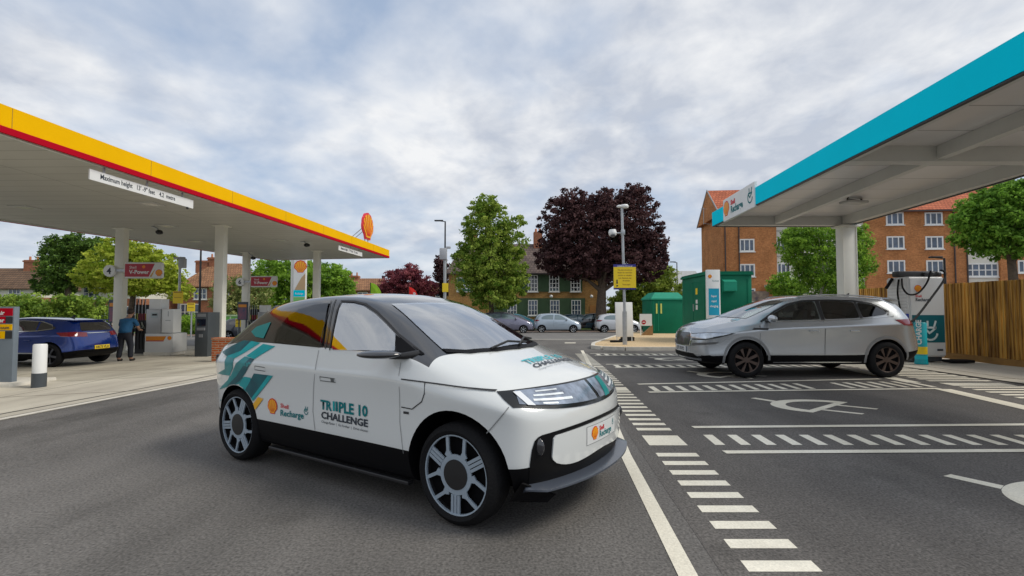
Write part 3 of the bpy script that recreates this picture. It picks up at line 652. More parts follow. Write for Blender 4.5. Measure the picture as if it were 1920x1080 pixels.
house('tiled_house', 'brown roofed house with tall brick chimney at the left edge', -70, 78, 74, 541, 503, cream, tileB, chims=((61, 488, 1.5), (-30, 492, 1.5)), wins=((28, 551, 1.4, 1.2, 3), (-20, 551, 1.4, 1.2, 3)), low=(558, brickR))
house('rendered_house', 'white and brick house half hidden behind the bright green tree', 152, 262, 70, 534, 505, cream, tileT, wins=((172, 549, 1.8, 1.3, 3), (193, 590, 2.2, 2.0, 3), (240, 590, 2.0, 1.8, 3)), low=(560, brickR))
house('brick_house', 'tan roofed brick house with two chimneys behind the dark pay terminal', 338, 452, 76, 537, 494, brickR, tileT, chims=((382, 489, 1.6), (401, 483, 1.1)), wins=((376, 551, 1.5, 1.3, 3), (418, 551, 1.5, 1.3, 3), (357, 585, 2.2, 1.9, 4), (420, 588, 1.8, 1.5, 3)), hip=2.2)
house('terraced_house', 'low orange brick house with tan roof beside the purple tree', 648, 704, 86, 544, 522, brickR, tileT, chims=((664, 517, 1.2),), wins=((680, 556, 1.3, 1.2, 2),))
house('distant_house', 'small tan roofed house far behind between the lamp post and purple tree', 800, 850, 96, 548, 530, brickY, tileT, wins=((825, 556, 1.4, 1.2, 2),))
house('grey_roof_hall', 'low hall with wide pale grey roof left of the brick flats', 1236, 1325, 88, 545, 508, brickY, mat('pale_roof', (.36, .37, .37), .6, var=.1), dep=10, wins=((1290, 560, 1.5, 1.2, 3),))
# ================================================================ TREES AND HEDGES
import numpy as np
rng = np.random.default_rng(11)
bark = mat('bark', (.10, .075, .055), .9, var=.35, vscale=8, bump=.6, bscale=20)
def leaves(name, centers, spread, per, size, m, parent, flatten=.7, aspect=.62, droop=.25, tonev=.3, keep=None):
    C0 = np.repeat(np.array(centers, float), per, axis=0); n = len(C0)
    sp = np.repeat(np.array(spread, float) if np.ndim(spread) else np.full(len(centers), spread), per)
    d = rng.normal(size=(n, 3)); d /= np.linalg.norm(d, axis=1)[:, None]; rr = rng.random(n)**.55
    P = C0+d*(rr*sp)[:, None]*np.array([1, 1, flatten])
    clump_t = np.repeat(rng.normal(.5, tonev, len(centers)), per)
    nrm = rng.normal(size=(n, 3))+d*.8+np.array([0, 0, .5]); nrm /= np.linalg.norm(nrm, axis=1)[:, None]
    a = np.cross(nrm, rng.normal(size=(n, 3))); a /= np.linalg.norm(a, axis=1)[:, None]; a[:, 2] -= droop; a /= np.linalg.norm(a, axis=1)[:, None]
    b = np.cross(nrm, a); b /= np.linalg.norm(b, axis=1)[:, None]
    s = size*(.6+.8*rng.random(n))[:, None]
    V = np.stack([P-a*s*.5, P+b*s*.5*aspect, P+a*s*.5, P-b*s*.5*aspect], 1)
    if keep is not None:
        k = keep(P); V = V[k]; clump_t = clump_t[k]; n = len(V)
    me = bpy.data.meshes.new(name); me.vertices.add(n*4); me.vertices.foreach_set('co', V.reshape(-1))
    me.loops.add(n*4); me.loops.foreach_set('vertex_index', np.arange(n*4)); me.polygons.add(n); me.polygons.foreach_set('loop_start', np.arange(n)*4)
    me.update(); me.validate()
    t = me.attributes.new('tone', 'FLOAT', 'FACE'); t.data.foreach_set('value', np.clip(clump_t+rng.normal(0, .18, n), 0, 1).astype(np.float32))
    return link(name, me, m, parent)
def crown_pts(blobs, n, inner=.45):
    vol = np.array([b[3]*b[4]*b[5] for b in blobs])**.7; vol /= vol.sum(); out = []; sz = []
    for _ in range(n):
        b = blobs[rng.choice(len(blobs), p=vol)]; d = rng.normal(size=3); d /= np.linalg.norm(d); r = inner+(1-inner)*rng.random()**.6
        r *= .92+.14*rng.random()
        out.append([b[0]+d[0]*b[3]*r, b[1]+d[1]*b[4]*r, b[2]+d[2]*b[5]*r])
    return out
def tree(name, lab, cat, x, y, blobs, trunk_r, m, nclump=260, per=34, size=.2, spread=.55, fork=None, grp=None, flatten=.7, trunk_h=None, bark_m=None, limb=14, z0=None, inner=.4, tonev=.3):
    g = gz(x, y) if z0 is None else z0; o = thing(name, lab, cat, (x, y, g), group=grp)
    pts = crown_pts(blobs, nclump, inner); top = max(p[2] for p in pts); lo = min(b[2]-b[5] for b in blobs)
    fk = fork or (lo+.15*(top-lo)); mb = MB()
    cx = sum(b[0] for b in blobs)/len(blobs); cy = sum(b[1] for b in blobs)/len(blobs)
    mb.tube([(0, 0, -.3), (.02, 0, .25), (cx*.1, cy*.1, fk*.6), (cx*.3, cy*.3, fk), (cx*.7, cy*.7, fk+.45*(top-fk)), (cx, cy, fk+.85*(top-fk))], [trunk_r*1.5, trunk_r*1.05, trunk_r*.9, trunk_r*.75, trunk_r*.4, trunk_r*.08], 10)
    mb.build('trunk', bark_m or bark, o, 60); mb = MB()
    idx = rng.choice(len(pts), min(limb, len(pts)), replace=False)
    for i in idx:
        p = Vector(pts[i]); t = rng.uniform(.0, .5); s = Vector((cx*.3+cx*.5*t, cy*.3+cy*.5*t, fk+t*(top-fk)*.8)); 
        if p.z < s.z-.5: s = Vector((cx*.3, cy*.3, fk))
        mid = s.lerp(p, .5)+Vector((0, 0, .15*(p-s).length)); mb.tube([s, s.lerp(mid, .6), mid, p], [trunk_r*.45, trunk_r*.32, trunk_r*.2, trunk_r*.05], 6, cap=False)
    mb.build('limbs', bark_m or bark, o, 60)
    # looser twigs beyond the main mass keep the outline ragged
    ext = crown_pts(blobs, int(nclump*.55), .97); ext = [[cx+(q[0]-cx)*1.06, q[1]*1.06, lo+(q[2]-lo)*1.04] for q in ext]
    allp = pts+ext; sp_ = [spread]*len(pts)+[spread*.5]*len(ext)
    leaves('crown', allp, sp_, int(per*.8), size*.92, m, o, flatten, tonev=tonev)
    return o
gl_ = leafmat('leaf_green', (0.1, 0.2, 0.018), (0.4, 0.5, 0.09), 0.4); gd_ = leafmat('leaf_dark', (0.036, 0.084, 0.017), (0.154, 0.266, 0.042), 0.35)
gm_ = leafmat('leaf_mid', (0.096, 0.216, 0.024), (0.350, 0.560, 0.070), 0.5); py_ = leafmat('leaf_purple', (0.028, 0.011, 0.014), (0.15, 0.075, 0.075), 0.25)
pr_ = leafmat('leaf_plum', (0.117, 0.023, 0.042), (0.378, 0.112, 0.126), 0.4); yl_ = leafmat('leaf_lime', (0.2, 0.3, 0.015), (0.56, 0.62, 0.09), 0.45)
def T(name, lab, cat, uc, Y, rows, trunk_r, m, trunk_off=0, **k):
    """rows: (u, v, half width px, half height px) blobs as seen, all about the depth Y"""
    x = X(uc, Y); g = k.get('z0') if k.get('z0') is not None else gz(x, Y); bl = []
    for (u, v, ru, rv) in rows: bl.append((X(u, Y)-x, 0, Zh(v, Y)-g, ru*Y/F0, ru*Y/F0*.95, rv*Y/F0))
    return tree(name, lab, cat, x, Y, bl, trunk_r, m, **k)
T('green_tree', 'bright green bushy tree in front of the green pub cladding', 'tree', 922, 50, [(920, 498, 62, 52), (915, 430, 44, 46), (908, 395, 26, 26), (958, 448, 30, 40), (888, 512, 38, 45), (950, 520, 40, 46), (925, 550, 52, 30), (868, 475, 18, 18)], .2, gl_, nclump=620, per=52, size=.21, spread=.5, limb=24, inner=.25)
T('copper_beech', 'large dark purple copper beech with spreading crown', 'tree', 1126, 56, [(1110, 440, 66, 62), (1175, 420, 62, 62), (1060, 430, 46, 46), (1205, 468, 42, 50), (1090, 485, 70, 38), (1175, 500, 66, 34), (1045, 478, 34, 36), (1190, 375, 30, 26), (1070, 385, 34, 24), (1130, 385, 38, 24), (1225, 470, 24, 38)], .5, py_, nclump=1000, per=52, size=.26, spread=.62, limb=40, fork=3.4, inner=.3)
T('lime_tree', 'bright yellow green tree under the canopy behind the crimson pump sign', 'tree', 245, 54, [(245, 505, 70, 48), (190, 520, 38, 32), (300, 510, 36, 36), (235, 470, 42, 22), (280, 530, 55, 26), (330, 545, 20, 18)], .25, yl_, nclump=420, per=46, size=.25, spread=.7, limb=24, flatten=.45)
T('cypress_tree', 'dark green conifer beside the tall brick chimney', 'tree', 125, 66, [(130, 500, 44, 36), (110, 470, 26, 24), (150, 465, 34, 18), (175, 470, 26, 16), (105, 530, 32, 24), (140, 450, 12, 10)], .3, gd_, nclump=420, per=46, size=.26, spread=.75, limb=20)
T('lime_tree', 'light green tree between the two right canopy columns', 'tree', 520, 60, [(520, 525, 40, 34), (560, 520, 40, 32), (500, 512, 26, 24), (540, 560, 50, 24)], .25, gm_, nclump=300, per=42, size=.26, spread=.75)
T('hazel_tree', 'rounded green tree just right of the last canopy column', 'tree', 625, 62, [(620, 530, 34, 30), (645, 545, 24, 22), (600, 520, 22, 24), (615, 560, 45, 18)], .25, gm_, nclump=260, per=42, size=.26, spread=.7)
T('elder_bush', 'pale flowering bush between the brick house and the columns', 'bush', 440, 52, [(440, 545, 34, 26), (475, 560, 30, 24), (425, 570, 24, 18), (455, 580, 44, 18)], .12, leafmat('leaf_pale', (.10, .16, .03), (.42, .44, .16), .3), nclump=200, per=40, size=.2, spread=.6)
T('plum_tree', 'purple leaved plum tree behind the roof of the white car', 'tree', 762, 70, [(760, 530, 40, 24), (740, 545, 34, 18), (790, 545, 26, 20), (765, 512, 18, 14), (710, 552, 14, 10)], .25, pr_, nclump=300, per=42, size=.25, spread=.65)
T('dark_plum_tree', 'small dark tree behind the lamp post with grey box', 'tree', 828, 74, [(828, 510, 12, 24), (832, 535, 14, 22), (824, 495, 8, 14)], .2, py_, nclump=120, per=34, size=.24, spread=.5)
T('birch_tree', 'light green birch tree in front of the brick flats', 'tree', 1535, 44, [(1510, 470, 42, 34), (1530, 440, 46, 22), (1545, 500, 52, 34), (1590, 470, 32, 40), (1615, 490, 22, 30), (1500, 450, 26, 20), (1560, 530, 50, 26), (1620, 450, 14, 22)], .16, gm_, nclump=520, per=46, size=.17, spread=.5, flatten=.9, bark_m=mat('birch_bark', (.5, .48, .44), .8, var=.4, vscale=4), limb=26)
T('sycamore_tree', 'big dark leafy tree overhanging the fence at the right edge', 'tree', 1905, 30, [(1880, 410, 62, 50), (1845, 430, 46, 36), (1930, 400, 70, 60), (1900, 370, 50, 24), (1850, 395, 34, 28), (1990, 420, 60, 60), (1885, 460, 50, 24), (1815, 415, 22, 22)], .22, leafmat('leaf_sycamore', (0.072, 0.180, 0.018), (0.280, 0.504, 0.070), 0.45), nclump=620, per=46, size=.17, spread=.42, fork=3.6, limb=26)
def hedge(name, lab, u0, u1, Y, vt, m, dep=2.2, n=260, size=.2, wob=.3, grp=None, per=40, cat='hedge'):
    x0, x1 = X(u0, Y), X(u1, Y); xc = (x0+x1)/2; g = gz(xc, Y); h = Zh(vt, Y)-g; o = thing(name, lab, cat, (xc, Y, g), group=grp); P = []
    for _ in range(n):
        x = rng.uniform(x0, x1)-xc; hh = h*(1-wob*.5+wob*.5*math.sin(x*1.7+Y)*math.cos(x*.6)); P.append([x, rng.uniform(0, dep), hh*rng.random()**.6*.95])
    leaves('foliage', P, .45, per, size, m, o); mb = MB()
    for k in range(12): x = (x0-xc)+(x1-x0)*(k+.5)/12; mb.tube([(x, dep/2, -.2), (x+.1, dep/2, h*.5), (x-.1, dep/2-.2, h*.8)], [.05, .035, .012], 5)
    mb.build('stems', bark, o); return o
hedge('laurel_hedge', 'bright green bushy hedge behind the blue car', -40, 165, 42, 543, leafmat('leaf_laurel', (.07, .15, .015), (.30, .42, .06), .3), n=420, size=.2)
hedge('privet_hedge', 'clipped green hedge beyond the pumps and pay terminal', 325, 480, 56, 588, gm_, n=240, size=.18, wob=.1)
hedge('boundary_hedge', 'green hedge and shrubs right of the pub behind the pole', 1150, 1300, 61, 553, leafmat('leaf_olive', (0.121, 0.198, 0.028), (0.432, 0.528, 0.096), 0.5), n=480, size=.26, dep=3)
hedge('garden_shrubs', 'low dark shrubs behind the plum tree and flags', 590, 842, 66, 568, gm_, n=420, size=.25)
T('maple_tree', 'yellow green maple behind the yellow pole sign', 'tree', 1215, 62, [(1210, 540, 40, 22), (1240, 520, 26, 20), (1190, 560, 30, 20), (1255, 545, 22, 18)], .2, leafmat('leaf_olive'), nclump=260, per=38, size=.28, spread=.75, flatten=.5)
for u, v, lb in ((1470, 530, 'tall green shrub left of the canopy post beneath the birch'), (1600, 548, 'green shrub behind the timber fence by the flats')):
    T('shrub', lb, 'bush', u, 50, [(u, v+6, 26, 22), (u+20, v+14, 20, 16)], .08, gm_, nclump=90, per=36, size=.2, spread=.5)

# ================================================================ STREET FURNITURE
def at_g(u, Y): x = X(u, Y); return (x, Y, gz(x, Y))
def lamp(u, Y, vt, lab, m, arm=1, name='street_lamp'):
    x, y, g = at_g(u, Y); o = thing(name, lab, 'street lamp', (x, y, g)); h = Zh(vt, Y)-g
    mb = MB(); mb.tube([(0, 0, 0), (0, 0, 1.1)], .10, 12); mb.tube([(0, 0, 1.1), (0, 0, h)], [.075, .05], 12); mb.build('pole', m, o, 40)
    mb = MB(); mb.tube([(0, 0, h-.02), (arm*.45, 0, h+.03)], .03); mb.box((arm*.45, 0, h+.05), (.62, .22, .09), bev=.03); mb.build('lamp_head', m, o, 40)
    return o, h
o, h = lamp(834, 46, 415, 'tall black and grey street lamp with a grey camera box halfway up', mat('black_pole', (.02, .022, .025), .5), -1)
mb = MB(); mb.tube([(0, 0, 0), (0, 0, Zh(470, 46)-gz(-4.7, 46))], .11, 12); mb.build('lower_pole', steel, o, 40)
mb = MB(); mb.box((-.1, -.15, Zh(487, 46)+.9), (.5, .3, .8), bev=.03); mb.box((.25, -.1, Zh(475, 46)+.9), (.3, .2, .15), bev=.03); mb.build('camera_box', mat('camera_grey', (.4, .42, .45), .5), o, 40)
mb = MB(); mb.box((.05, -.15, Zh(550, 46)+.9), (.42, .04, .62), bev=.01); mb.build('yellow_plate', mat('sign_yellow', (.85, .62, .02), .5), o)
lamp(374.5, 40, 462, 'thin black lamp column behind the dark pay terminal', MATS['black_pole'], 1)
lamp(1270, 72, 492, 'distant thin black lamp column left of the flats', MATS['black_pole'], -1)
lamp(1773, 34, 484, 'short black lamp column behind the charger', MATS['black_pole'], -1)
# steel camera pole with yellow notice
x, y = X(1171, 25), 25.; g = -.06
o = thing('camera_pole', 'galvanised pole with white dome cameras and a yellow notice on the gravel', 'pole', (x, y, g)); zt = Zh(388, 25)-g; zz_ = lambda v: Zh(v, 25)-g
mb = MB(); mb.tube([(0, 0, 0), (0, 0, 1.3)], .085, 14); mb.tube([(0, 0, 1.3), (-.07, 0, zt)], [.055, .048], 14); mb.box((0, 0, .02), (.3, .3, .04)); mb.build('pole', steel, o, 40)
mb = MB(); mb.ball((-.44, -.02, zz_(438)), .15, (1, 1, .95), 3); mb.lathe([(.001, .12), (.12, .11), (.16, .0), (.16, -.04)], 18, Matrix.Translation((-.44, -.02, zz_(438)+.04))); c = mb.build('dome_camera', white, o, 50)
mb = MB(); mb.ball((-.44, -.05, zz_(438)-.05), .115, (1, 1, .9), 3); mb.build('dome_lens', mat('lens_grey', (.12, .12, .13), .1), c, 50)
mb = MB(); mb.tube([(-.04, 0, zz_(438)+.02), (-.3, 0, zz_(438)+.02)], .03); mb.box((-.04, 0, zz_(436)), (.14, .14, .2), bev=.01); mb.build('camera_arm', steel, o, 40)
mb = MB(); mb.lathe([(.001, .09), (.13, .08), (.17, .02), (.15, -.04), (.001, -.05)], 20, Matrix.Translation((.02, -.02, zt))); mb.ball((-.16, 0, zt+.02), .1, (1.2, 1, .6)); mb.build('lamp_head', white, o, 50)
mb = MB(); mb.b2(-.43, .42, -.09, -.065, zz_(543), zz_(496)); bd = mb.build('notice_backing', mat('notice_blue', (.03, .03, .25), .5), o)
mb = MB(); mb.b2(-.43, .42, -.10, -.092, zz_(540), zz_(501)); mb.build('notice_yellow', MATS['sign_yellow'], bd)
for i, (s, t_) in enumerate((('WARNING CCTV IN USE', 499.9), ('This site is monitored', 507), ('Parking for customers', 512), ('charging or refuelling', 517), ('only. Maximum stay', 522), ('30 minutes', 527), ('Terms apply', 534))):
    q = textbm(s, .052 if i == 0 else .062, 'CENTER', bold=.002); mapped(q, lambda a, b: Vector((a+(.05 if i > 4 else 0), -.104, zz_(t_)-.01+b)), 'lettering', white if i == 0 else mat('notice_ink', (.35, .2, .02), .6), bd)
mb = MB(); mb.ball((-.30, -.104, zz_(526)), .03, (1, .1, 1)); mb.box((-.30, -.104, zz_(530)), (.05, .006, .09)); mb.box((-.30, -.104, zz_(536)), (.06, .006, .05)); mb.build('pictogram', inkdark, bd)
# pedestrian hoarding panel with rubber feet
o = thing('barrier_panel', 'white plastic barrier panel standing on black rubber feet beside the pole', 'barrier', (X(1170, 27.5), 27.5, -.06), R(8))
mb = MB(); mb.box((0, 0, .95), (.76, .05, 1.45), bev=.02, rx=R(-4)); mb.box((.25, .55, .85), (.7, .05, 1.2), bev=.02, rz=R(50)); mb.build('panel', white, o, 40)
mb = MB()
for xx in (-.33, .33): mb.tube([(xx, 0, 0), (xx, 0, .3)], .02)
for a, b in (((.5, 0, .02), (-.2, .9, .02)),): mb.tube([a, b], .015)
mb.build('frame', white, o)
for (xx, yy, rz) in ((-.48, -.55, 0), (.2, .25, .1), (.75, 1.6, .2)):
    mb = MB(); mb.box((xx, yy, .06), (.62, .24, .12), rz=rz, bev=.03); mb.build('rubber_foot', rubber, o, 40)
# no entry board
o = thing('no_entry_board', 'small white board with red no entry disc leaning on a brown timber prop', 'sign', (X(1210, 33.5), 33.5, -.03))
mb = MB(); mb.b2(-.3, .32, -.02, .02, .5, 1.1); mb.b2(-.28, -.23, -.015, .015, 0, .5); mb.build('board', white, o)
mb = MB(); mb.lathe([(.001, -.03), (.11, -.03), (.11, -.02), (.001, -.02)], 20, Matrix.Translation((-.1, 0, .68)) @ Matrix.Rotation(R(90), 4, 'X') @ Matrix.Translation((0, 0, .052))); d = mb.build('disc', red, o)
mb = MB(); mb.b2(-.17, -.03, -.045, -.035, .66, .70); mb.build('bar', white, d)
mb = MB(); mb.prism([(-.2, .1, 0), (.4, .1, 0), (.4, .1, .55)], (0, .15, 0)); mb.build('timber_prop', mat('brown_timber', (.30, .17, .07), .8, var=.2), o)
# green cabinets
gcab = mat('cabinet_green', (.001, .14, .075), .55, spec=.2, var=.12, vscale=1.2); gcabt = mat('cabinet_green_lid', (.02, .27, .17), .5, spec=.2, var=.1)
o = thing('substation_kiosk', 'tall dark green electricity kiosk with warning stickers', 'kiosk', (7.71, 26, -.06), R(-3.5)); H_ = Zh(509, 26)+.06
mb = MB(); mb.b2(0, 1.78, 0, 3.4, .06, H_-.14, bev=.02); mb.build('body', gcab, o, 30)
mb = MB(); mb.prism([(-.06, -.06, H_-.138), (1.84, -.06, H_-.138), (1.84, 3.46, H_-.138), (-.06, 3.46, H_-.138)], (0, 0, .09)); mb.prism([(-.02, -.02, H_-.046), (1.8, -.02, H_-.046), (1.8, 3.42, H_-.046), (-.02, 3.42, H_-.046)], (0, 0, .05)); mb.build('roof', gcab, o)
mb = MB(); mb.b2(-.012, -.002, .2, 1.65, .2, H_-.35); mb.b2(-.012, -.002, 1.7, 3.2, .2, H_-.35); d = mb.build('door', gcab, o)
mb = MB(); mb.b2(-.05, -.014, 1.55, 1.6, 1.3, 1.6); mb.build('handle', steel, d)
for z, s, c in ((2.0, .26, MATS['sign_yellow']), (1.62, .16, white), (1.36, .2, white)):
    mb = MB(); mb.b2(-.018, -.013, 1.05, 1.3, z, z+s); mb.build('sticker', c, d)
mb = MB(); mb.prism([(.62, -.002, H_-.32), (.62, -.25, H_-.42), (.62, -.25, H_-.78), (.62, -.002, H_-.82)], (.5, 0, 0)); mb.build('vent_hood', gcabt, o)
mb = MB(); mb.b2(.1, .13, -.014, -.002, .2, H_-.3); mb.b2(1.6, 1.63, -.014, -.002, .2, H_-.3); mb.build('seam', gcab, o)
o = thing('green_container', 'lower dark green container with pale sloping lid beside the tall kiosk', 'container', (X(1222, 36), 36, -.08), R(2)); W_ = X(1283, 36)-X(1222, 36); H_ = Zh(548, 36)+.08
mb = MB(); mb.b2(0, W_, 0, 1.8, 0, H_-.42, bev=.02); mb.build('body', gcab, o, 30)
mb = MB(); a = [(-.05, -.05), (W_+.05, -.05), (W_+.05, 1.85), (-.05, 1.85)]; b = [(.28, .35), (W_-.2, .35), (W_-.2, 1.5), (.28, 1.5)]
lo_ = [(*p, H_-.415) for p in a]; l1 = [(*p, H_-.34) for p in a]; hi = [(*p, H_) for p in b]
for P_, Q_ in ((lo_, l1), (l1, hi)):
    for i in range(4): mb.face([P_[i], P_[(i+1) % 4], Q_[(i+1) % 4], Q_[i]])
mb.face(hi); mb.face(lo_[::-1]); mb.build('lid', gcabt, o)
mb = MB(); mb.b2(.35, .37, -.02, -.003, .2, H_-.5); mb.b2(.1, .12, -.02, -.003, .2, H_-.5); mb.build('seam', gcabt, o)
for k in (.2, .45): 
    mb = MB(); mb.b2(k+.02, k+.1, -.03, -.022, 1.15, 1.7); mb.build('sticker', mat('sticker_lime', (.6, .65, .15), .5), o)
# recharge totem in front of the kiosk
o = thing('charging_totem', 'white upright charging sign with teal panel in front of the green kiosk', 'sign', (X(1337, 24.9), 24.9, -.06)); hh = Zh(506, 24.9)+.06
mb = MB(); mb.box((0, 0, hh/2), (.5, .16, hh), bev=.012); mb.build('post_board', white, o, 30)
f = lambda a, b, off: Vector((a, -.08-off, b)); zt = lambda v: Zh(v, 24.9)+.06
mapped(flat([[(-.2, zt(591)), (.2, zt(591)), (.2, zt(541)), (-.2, zt(541))]]), lambda a, b: f(a, b, .003), 'teal_panel', mat('totem_teal', (.0, .33, .50), .4), o)
for i, s in enumerate(('Super', 'rapid', 'charging')): mapped(textbm(s, .11, 'CENTER', bold=.003, sx=.85), lambda a, b: f(a, b+zt(557)-i*.19, .006), 'lettering', white, o)
emblem(f, -.14, zt(519), .14, o, .003); mapped(textbm('Recharge', .085, sx=.8), lambda a, b: f(a-.05, b+zt(528), .003), 'lettering', inkteal, o)
mapped(textbm('Recharge', .085, 'CENTER', sx=.8), lambda a, b: f(a, b+zt(600), .003), 'lettering', inkteal, o)
# ---------------------------------------------------------------- charger, bollard sleeve, fence
o = thing('rapid_charger', 'white and dark teal rapid charger with black cables by the timber fence', 'charger', (10.04, 16.5, .02))
greyw = mat('charger_grey', (.60, .60, .59), .4); 
mb = MB(); mb.prism([(0, 0, .12), (.88, 0, .12), (.88, 0, 2.14), (-.02, 0, 2.14)], (0, .78, 0)); bmesh.ops.bevel(mb.bm, geom=mb.bm.edges[:], offset=.035, segments=3, affect='EDGES'); mb.build('body', mat('charger_white', (.66, .66, .65), .35), o, 30)
mb = MB(); mb.b2(.06, .82, .08, .7, .0, .13); mb.build('plinth', dgrey, o)
f = lambda a, b, off: Vector((a, -off, b))
mapped(flat([[(.04, .48), (.84, .48), (.84, 1.17), (.03, 1.17)]]), lambda a, b: f(a, b, .004), 'teal_panel', dteal, o)
emblem(f, .2, 1.83, .17, o, .004); mapped(textbm('Shell', .085, bold=.002), lambda a, b: f(a+.13, b+1.62, .004), 'lettering', inkred, o); mapped(textbm('Recharge', .115, bold=.003, sx=.9), lambda a, b: f(a+.13, b+1.52, .004), 'lettering', inkdark, o)
mapped(flat(plugmark(.47, .80, .5)), lambda a, b: f(a, b, .008), 'plug_mark', mat('mark_white', (.6, .68, .68), .5), o)
mb = MB(); mb.b2(.64, .78, -.008, .0, .27, .32); mb.build('vent', dgrey, o)
mb = MB()
for k in range(17): z = .55+k*.082; mb.b2(-.03, -.004, .1, .68, z, z+.055)
mb.build('louvre', mat('louvre_white', (.76, .76, .75), .4), o)
mb = MB(); mb.b2(-.035, -.003, .05, .2, 1.0, 1.2); mb.build('bay_plate', mat('plate_blue', (.02, .05, .4), .4), o)
mb = MB(); mb.b2(-.06, .95, .28, .52, 2.15, 2.30, bev=.03); mb.b2(.55, 1.0, .2, .6, 2.16, 2.27, bev=.03); mb.ball((.75, .22, 2.23), .05); mb.ball((.88, .22, 2.24), .05); mb.build('cable_arm', blackp, o, 30)
def pl(u, v, Y): p = at(u, v, Y); return (p.x-10.04, p.y-16.5*K, p.z-.02)
CPORT = (7.35+.74-10.04, 10.75-16.5*K, .93)
def smoothpath(P, n=6):
    P = [Vector(p) for p in P]; out = []
    for i in range(len(P)-1):
        p0 = P[max(i-1, 0)]; p1 = P[i]; p2 = P[i+1]; p3 = P[min(i+2, len(P)-1)]
        for k in range(n):
            t = k/n; out.append(.5*((2*p1)+(p2-p0)*t+(2*p0-5*p1+4*p2-p3)*t*t+(3*p1-p0-3*p2+p3)*t**3))
    return out+[P[-1]]
mb = MB(); mb.tube(smoothpath([pl(1745, 508, 16.4), pl(1738, 530, 16.35), pl(1722, 549, 16.3), pl(1704, 552, 16.25), pl(1693, 540, 16.35), pl(1691, 523, 16.6)]), .022); mb.build('cable', rubber, o, 60)
mb = MB(); mb.tube(smoothpath([pl(1763, 506, 16.3), pl(1772, 512, 16.2), pl(1768, 528, 16.0), pl(1745, 560, 15.6), pl(1722, 590, 15.0), pl(1706, 604, 14.5), CPORT]), .024); mb.build('cable', rubber, o, 60)
mb = MB(); mb.tube(smoothpath([pl(1685, 524, 16.9), pl(1683, 550, 16.85), pl(1688, 580, 16.8), pl(1690, 592, 16.8)]), .02); mb.tube([pl(1673, 523, 17.2), pl(1662, 540, 17.1)], .04); mb.build('cable', rubber, o, 60)
bx_, by_ = X(1723.5, 15.9), 15.9
o = thing('bollard_sleeve', 'turquoise bollard cover with yellow band beside the charger', 'bollard', (bx_, by_, .015))
mb = MB(); mb.lathe([(.001, 0), (.135, 0), (.135, .05), (.125, .08), (.125, .98), (.11, 1.0), (.001, 1.0)], 28); mb.build('cover', mat('cover_turquoise', (.0, .36, .42), .4, var=.1), o, 40)
mb = MB(); mb.lathe([(.127, .24), (.127, .42)], 28); mb.build('yellow_band', MATS['sign_yellow'], o, 40)
mb = MB(); mb.lathe([(.126, .12), (.126, .2)], 28); mb.build('base_band', mat('band_turq', (.0, .50, .60), .4), o, 40)
cyl = lambda r, a, b: Vector((r*math.sin(a/r), -r*math.cos(a/r), b))
bm_ = textbm('CHARGE', .15, bold=.006); 
for v in bm_.verts: v.co.x, v.co.y = -v.co.y-.02, v.co.x
mapped(gridcut(bm_, (.03, 5)), lambda a, b: cyl(.128, a-.05, b+.47), 'lettering', white, o)
mb = MB(); mb.b2(10.75, 11.35, 16.1*K, 16.1*K+.28, .022, .09, bev=.02); one('rubber_stop', mb, rubber, 'flat black rubber block on the paving by the charger foot', 'wheel stop', smooth=30)
wood = mat('fence_wood', (.30, .155, .04), .75, var=.25, vscale=2, bump=.3, bscale=30)
def woodmat():
    m = bpy.data.materials.new('fence_boards'); m.use_nodes = True; nt = m.node_tree; b = nt.nodes['Principled BSDF']; N = nt.nodes; L = nt.links
    tc = N.new('ShaderNodeTexCoord'); q = N.new('ShaderNodeMapping'); q.inputs['Scale'].default_value = (1, 14, .8); L.new(tc.outputs['Object'], q.inputs[0])
    n = N.new('ShaderNodeTexNoise'); n.inputs['Scale'].default_value = 1.6; n.inputs['Detail'].default_value = 6; L.new(q.outputs[0], n.inputs[0])
    a = N.new('ShaderNodeAttribute'); a.attribute_name = 'tone'; ad = N.new('ShaderNodeMath'); ad.operation = 'ADD'; L.new(n.outputs[0], ad.inputs[0]); L.new(a.outputs['Fac'], ad.inputs[1])
    r = N.new('ShaderNodeValToRGB'); e = r.color_ramp.elements; e[0].position = .35; e[0].color = (.17, .075, .012, 1); e[1].position = .95; e[1].color = (.88, .47, .09, 1)
    L.new(ad.outputs[0], r.inputs[0]); L.new(r.outputs[0], b.inputs['Base Color']); b.inputs['Roughness'].default_value = .75; return m
o = thing('timber_fence', 'tall brown closeboard timber fence behind the charger', 'fence', (11.1, 0, 0))
me_v = []; me_f = []; tn = []; y = 4.*K; fx = lambda y: .0483*y
while y < 18.1:
    w_ = .10; x0 = fx(y); top = 2.02+random.uniform(-.004, .004); a = len(me_v); j = random.uniform(0, .006)
    # each board tapers so that one edge stands proud of the next
    for z in (.17, top): me_v += [(x0-.030-j, y, z), (fx(y+w_)-.006, y+w_+.012, z), (fx(y+w_)+.012, y+w_+.012, z), (x0+.008, y, z)]
    me_f += [(a, a+1, a+5, a+4), (a+1, a+2, a+6, a+5), (a+2, a+3, a+7, a+6), (a+3, a, a+4, a+7), (a+4, a+5, a+6, a+7), (a+3, a+2, a+1, a)]
    t = random.gauss(.08, .13); tn += [t]*6; y += w_
me = bpy.data.meshes.new('boards'); me.from_pydata(me_v, [], me_f); ta = me.attributes.new('tone', 'FLOAT', 'FACE'); ta.data.foreach_set('value', tn); link('boards', me, woodmat(), o)
mb = MB()
mb.prism([(fx(3)-.03, 3, .01), (fx(18.1)-.03, 18.1, .01), (fx(18.1)+.02, 18.1, .01), (fx(3)+.02, 3, .01)], (0, 0, .157)); mb.build('gravel_board', wood, o)
mb = MB(); 
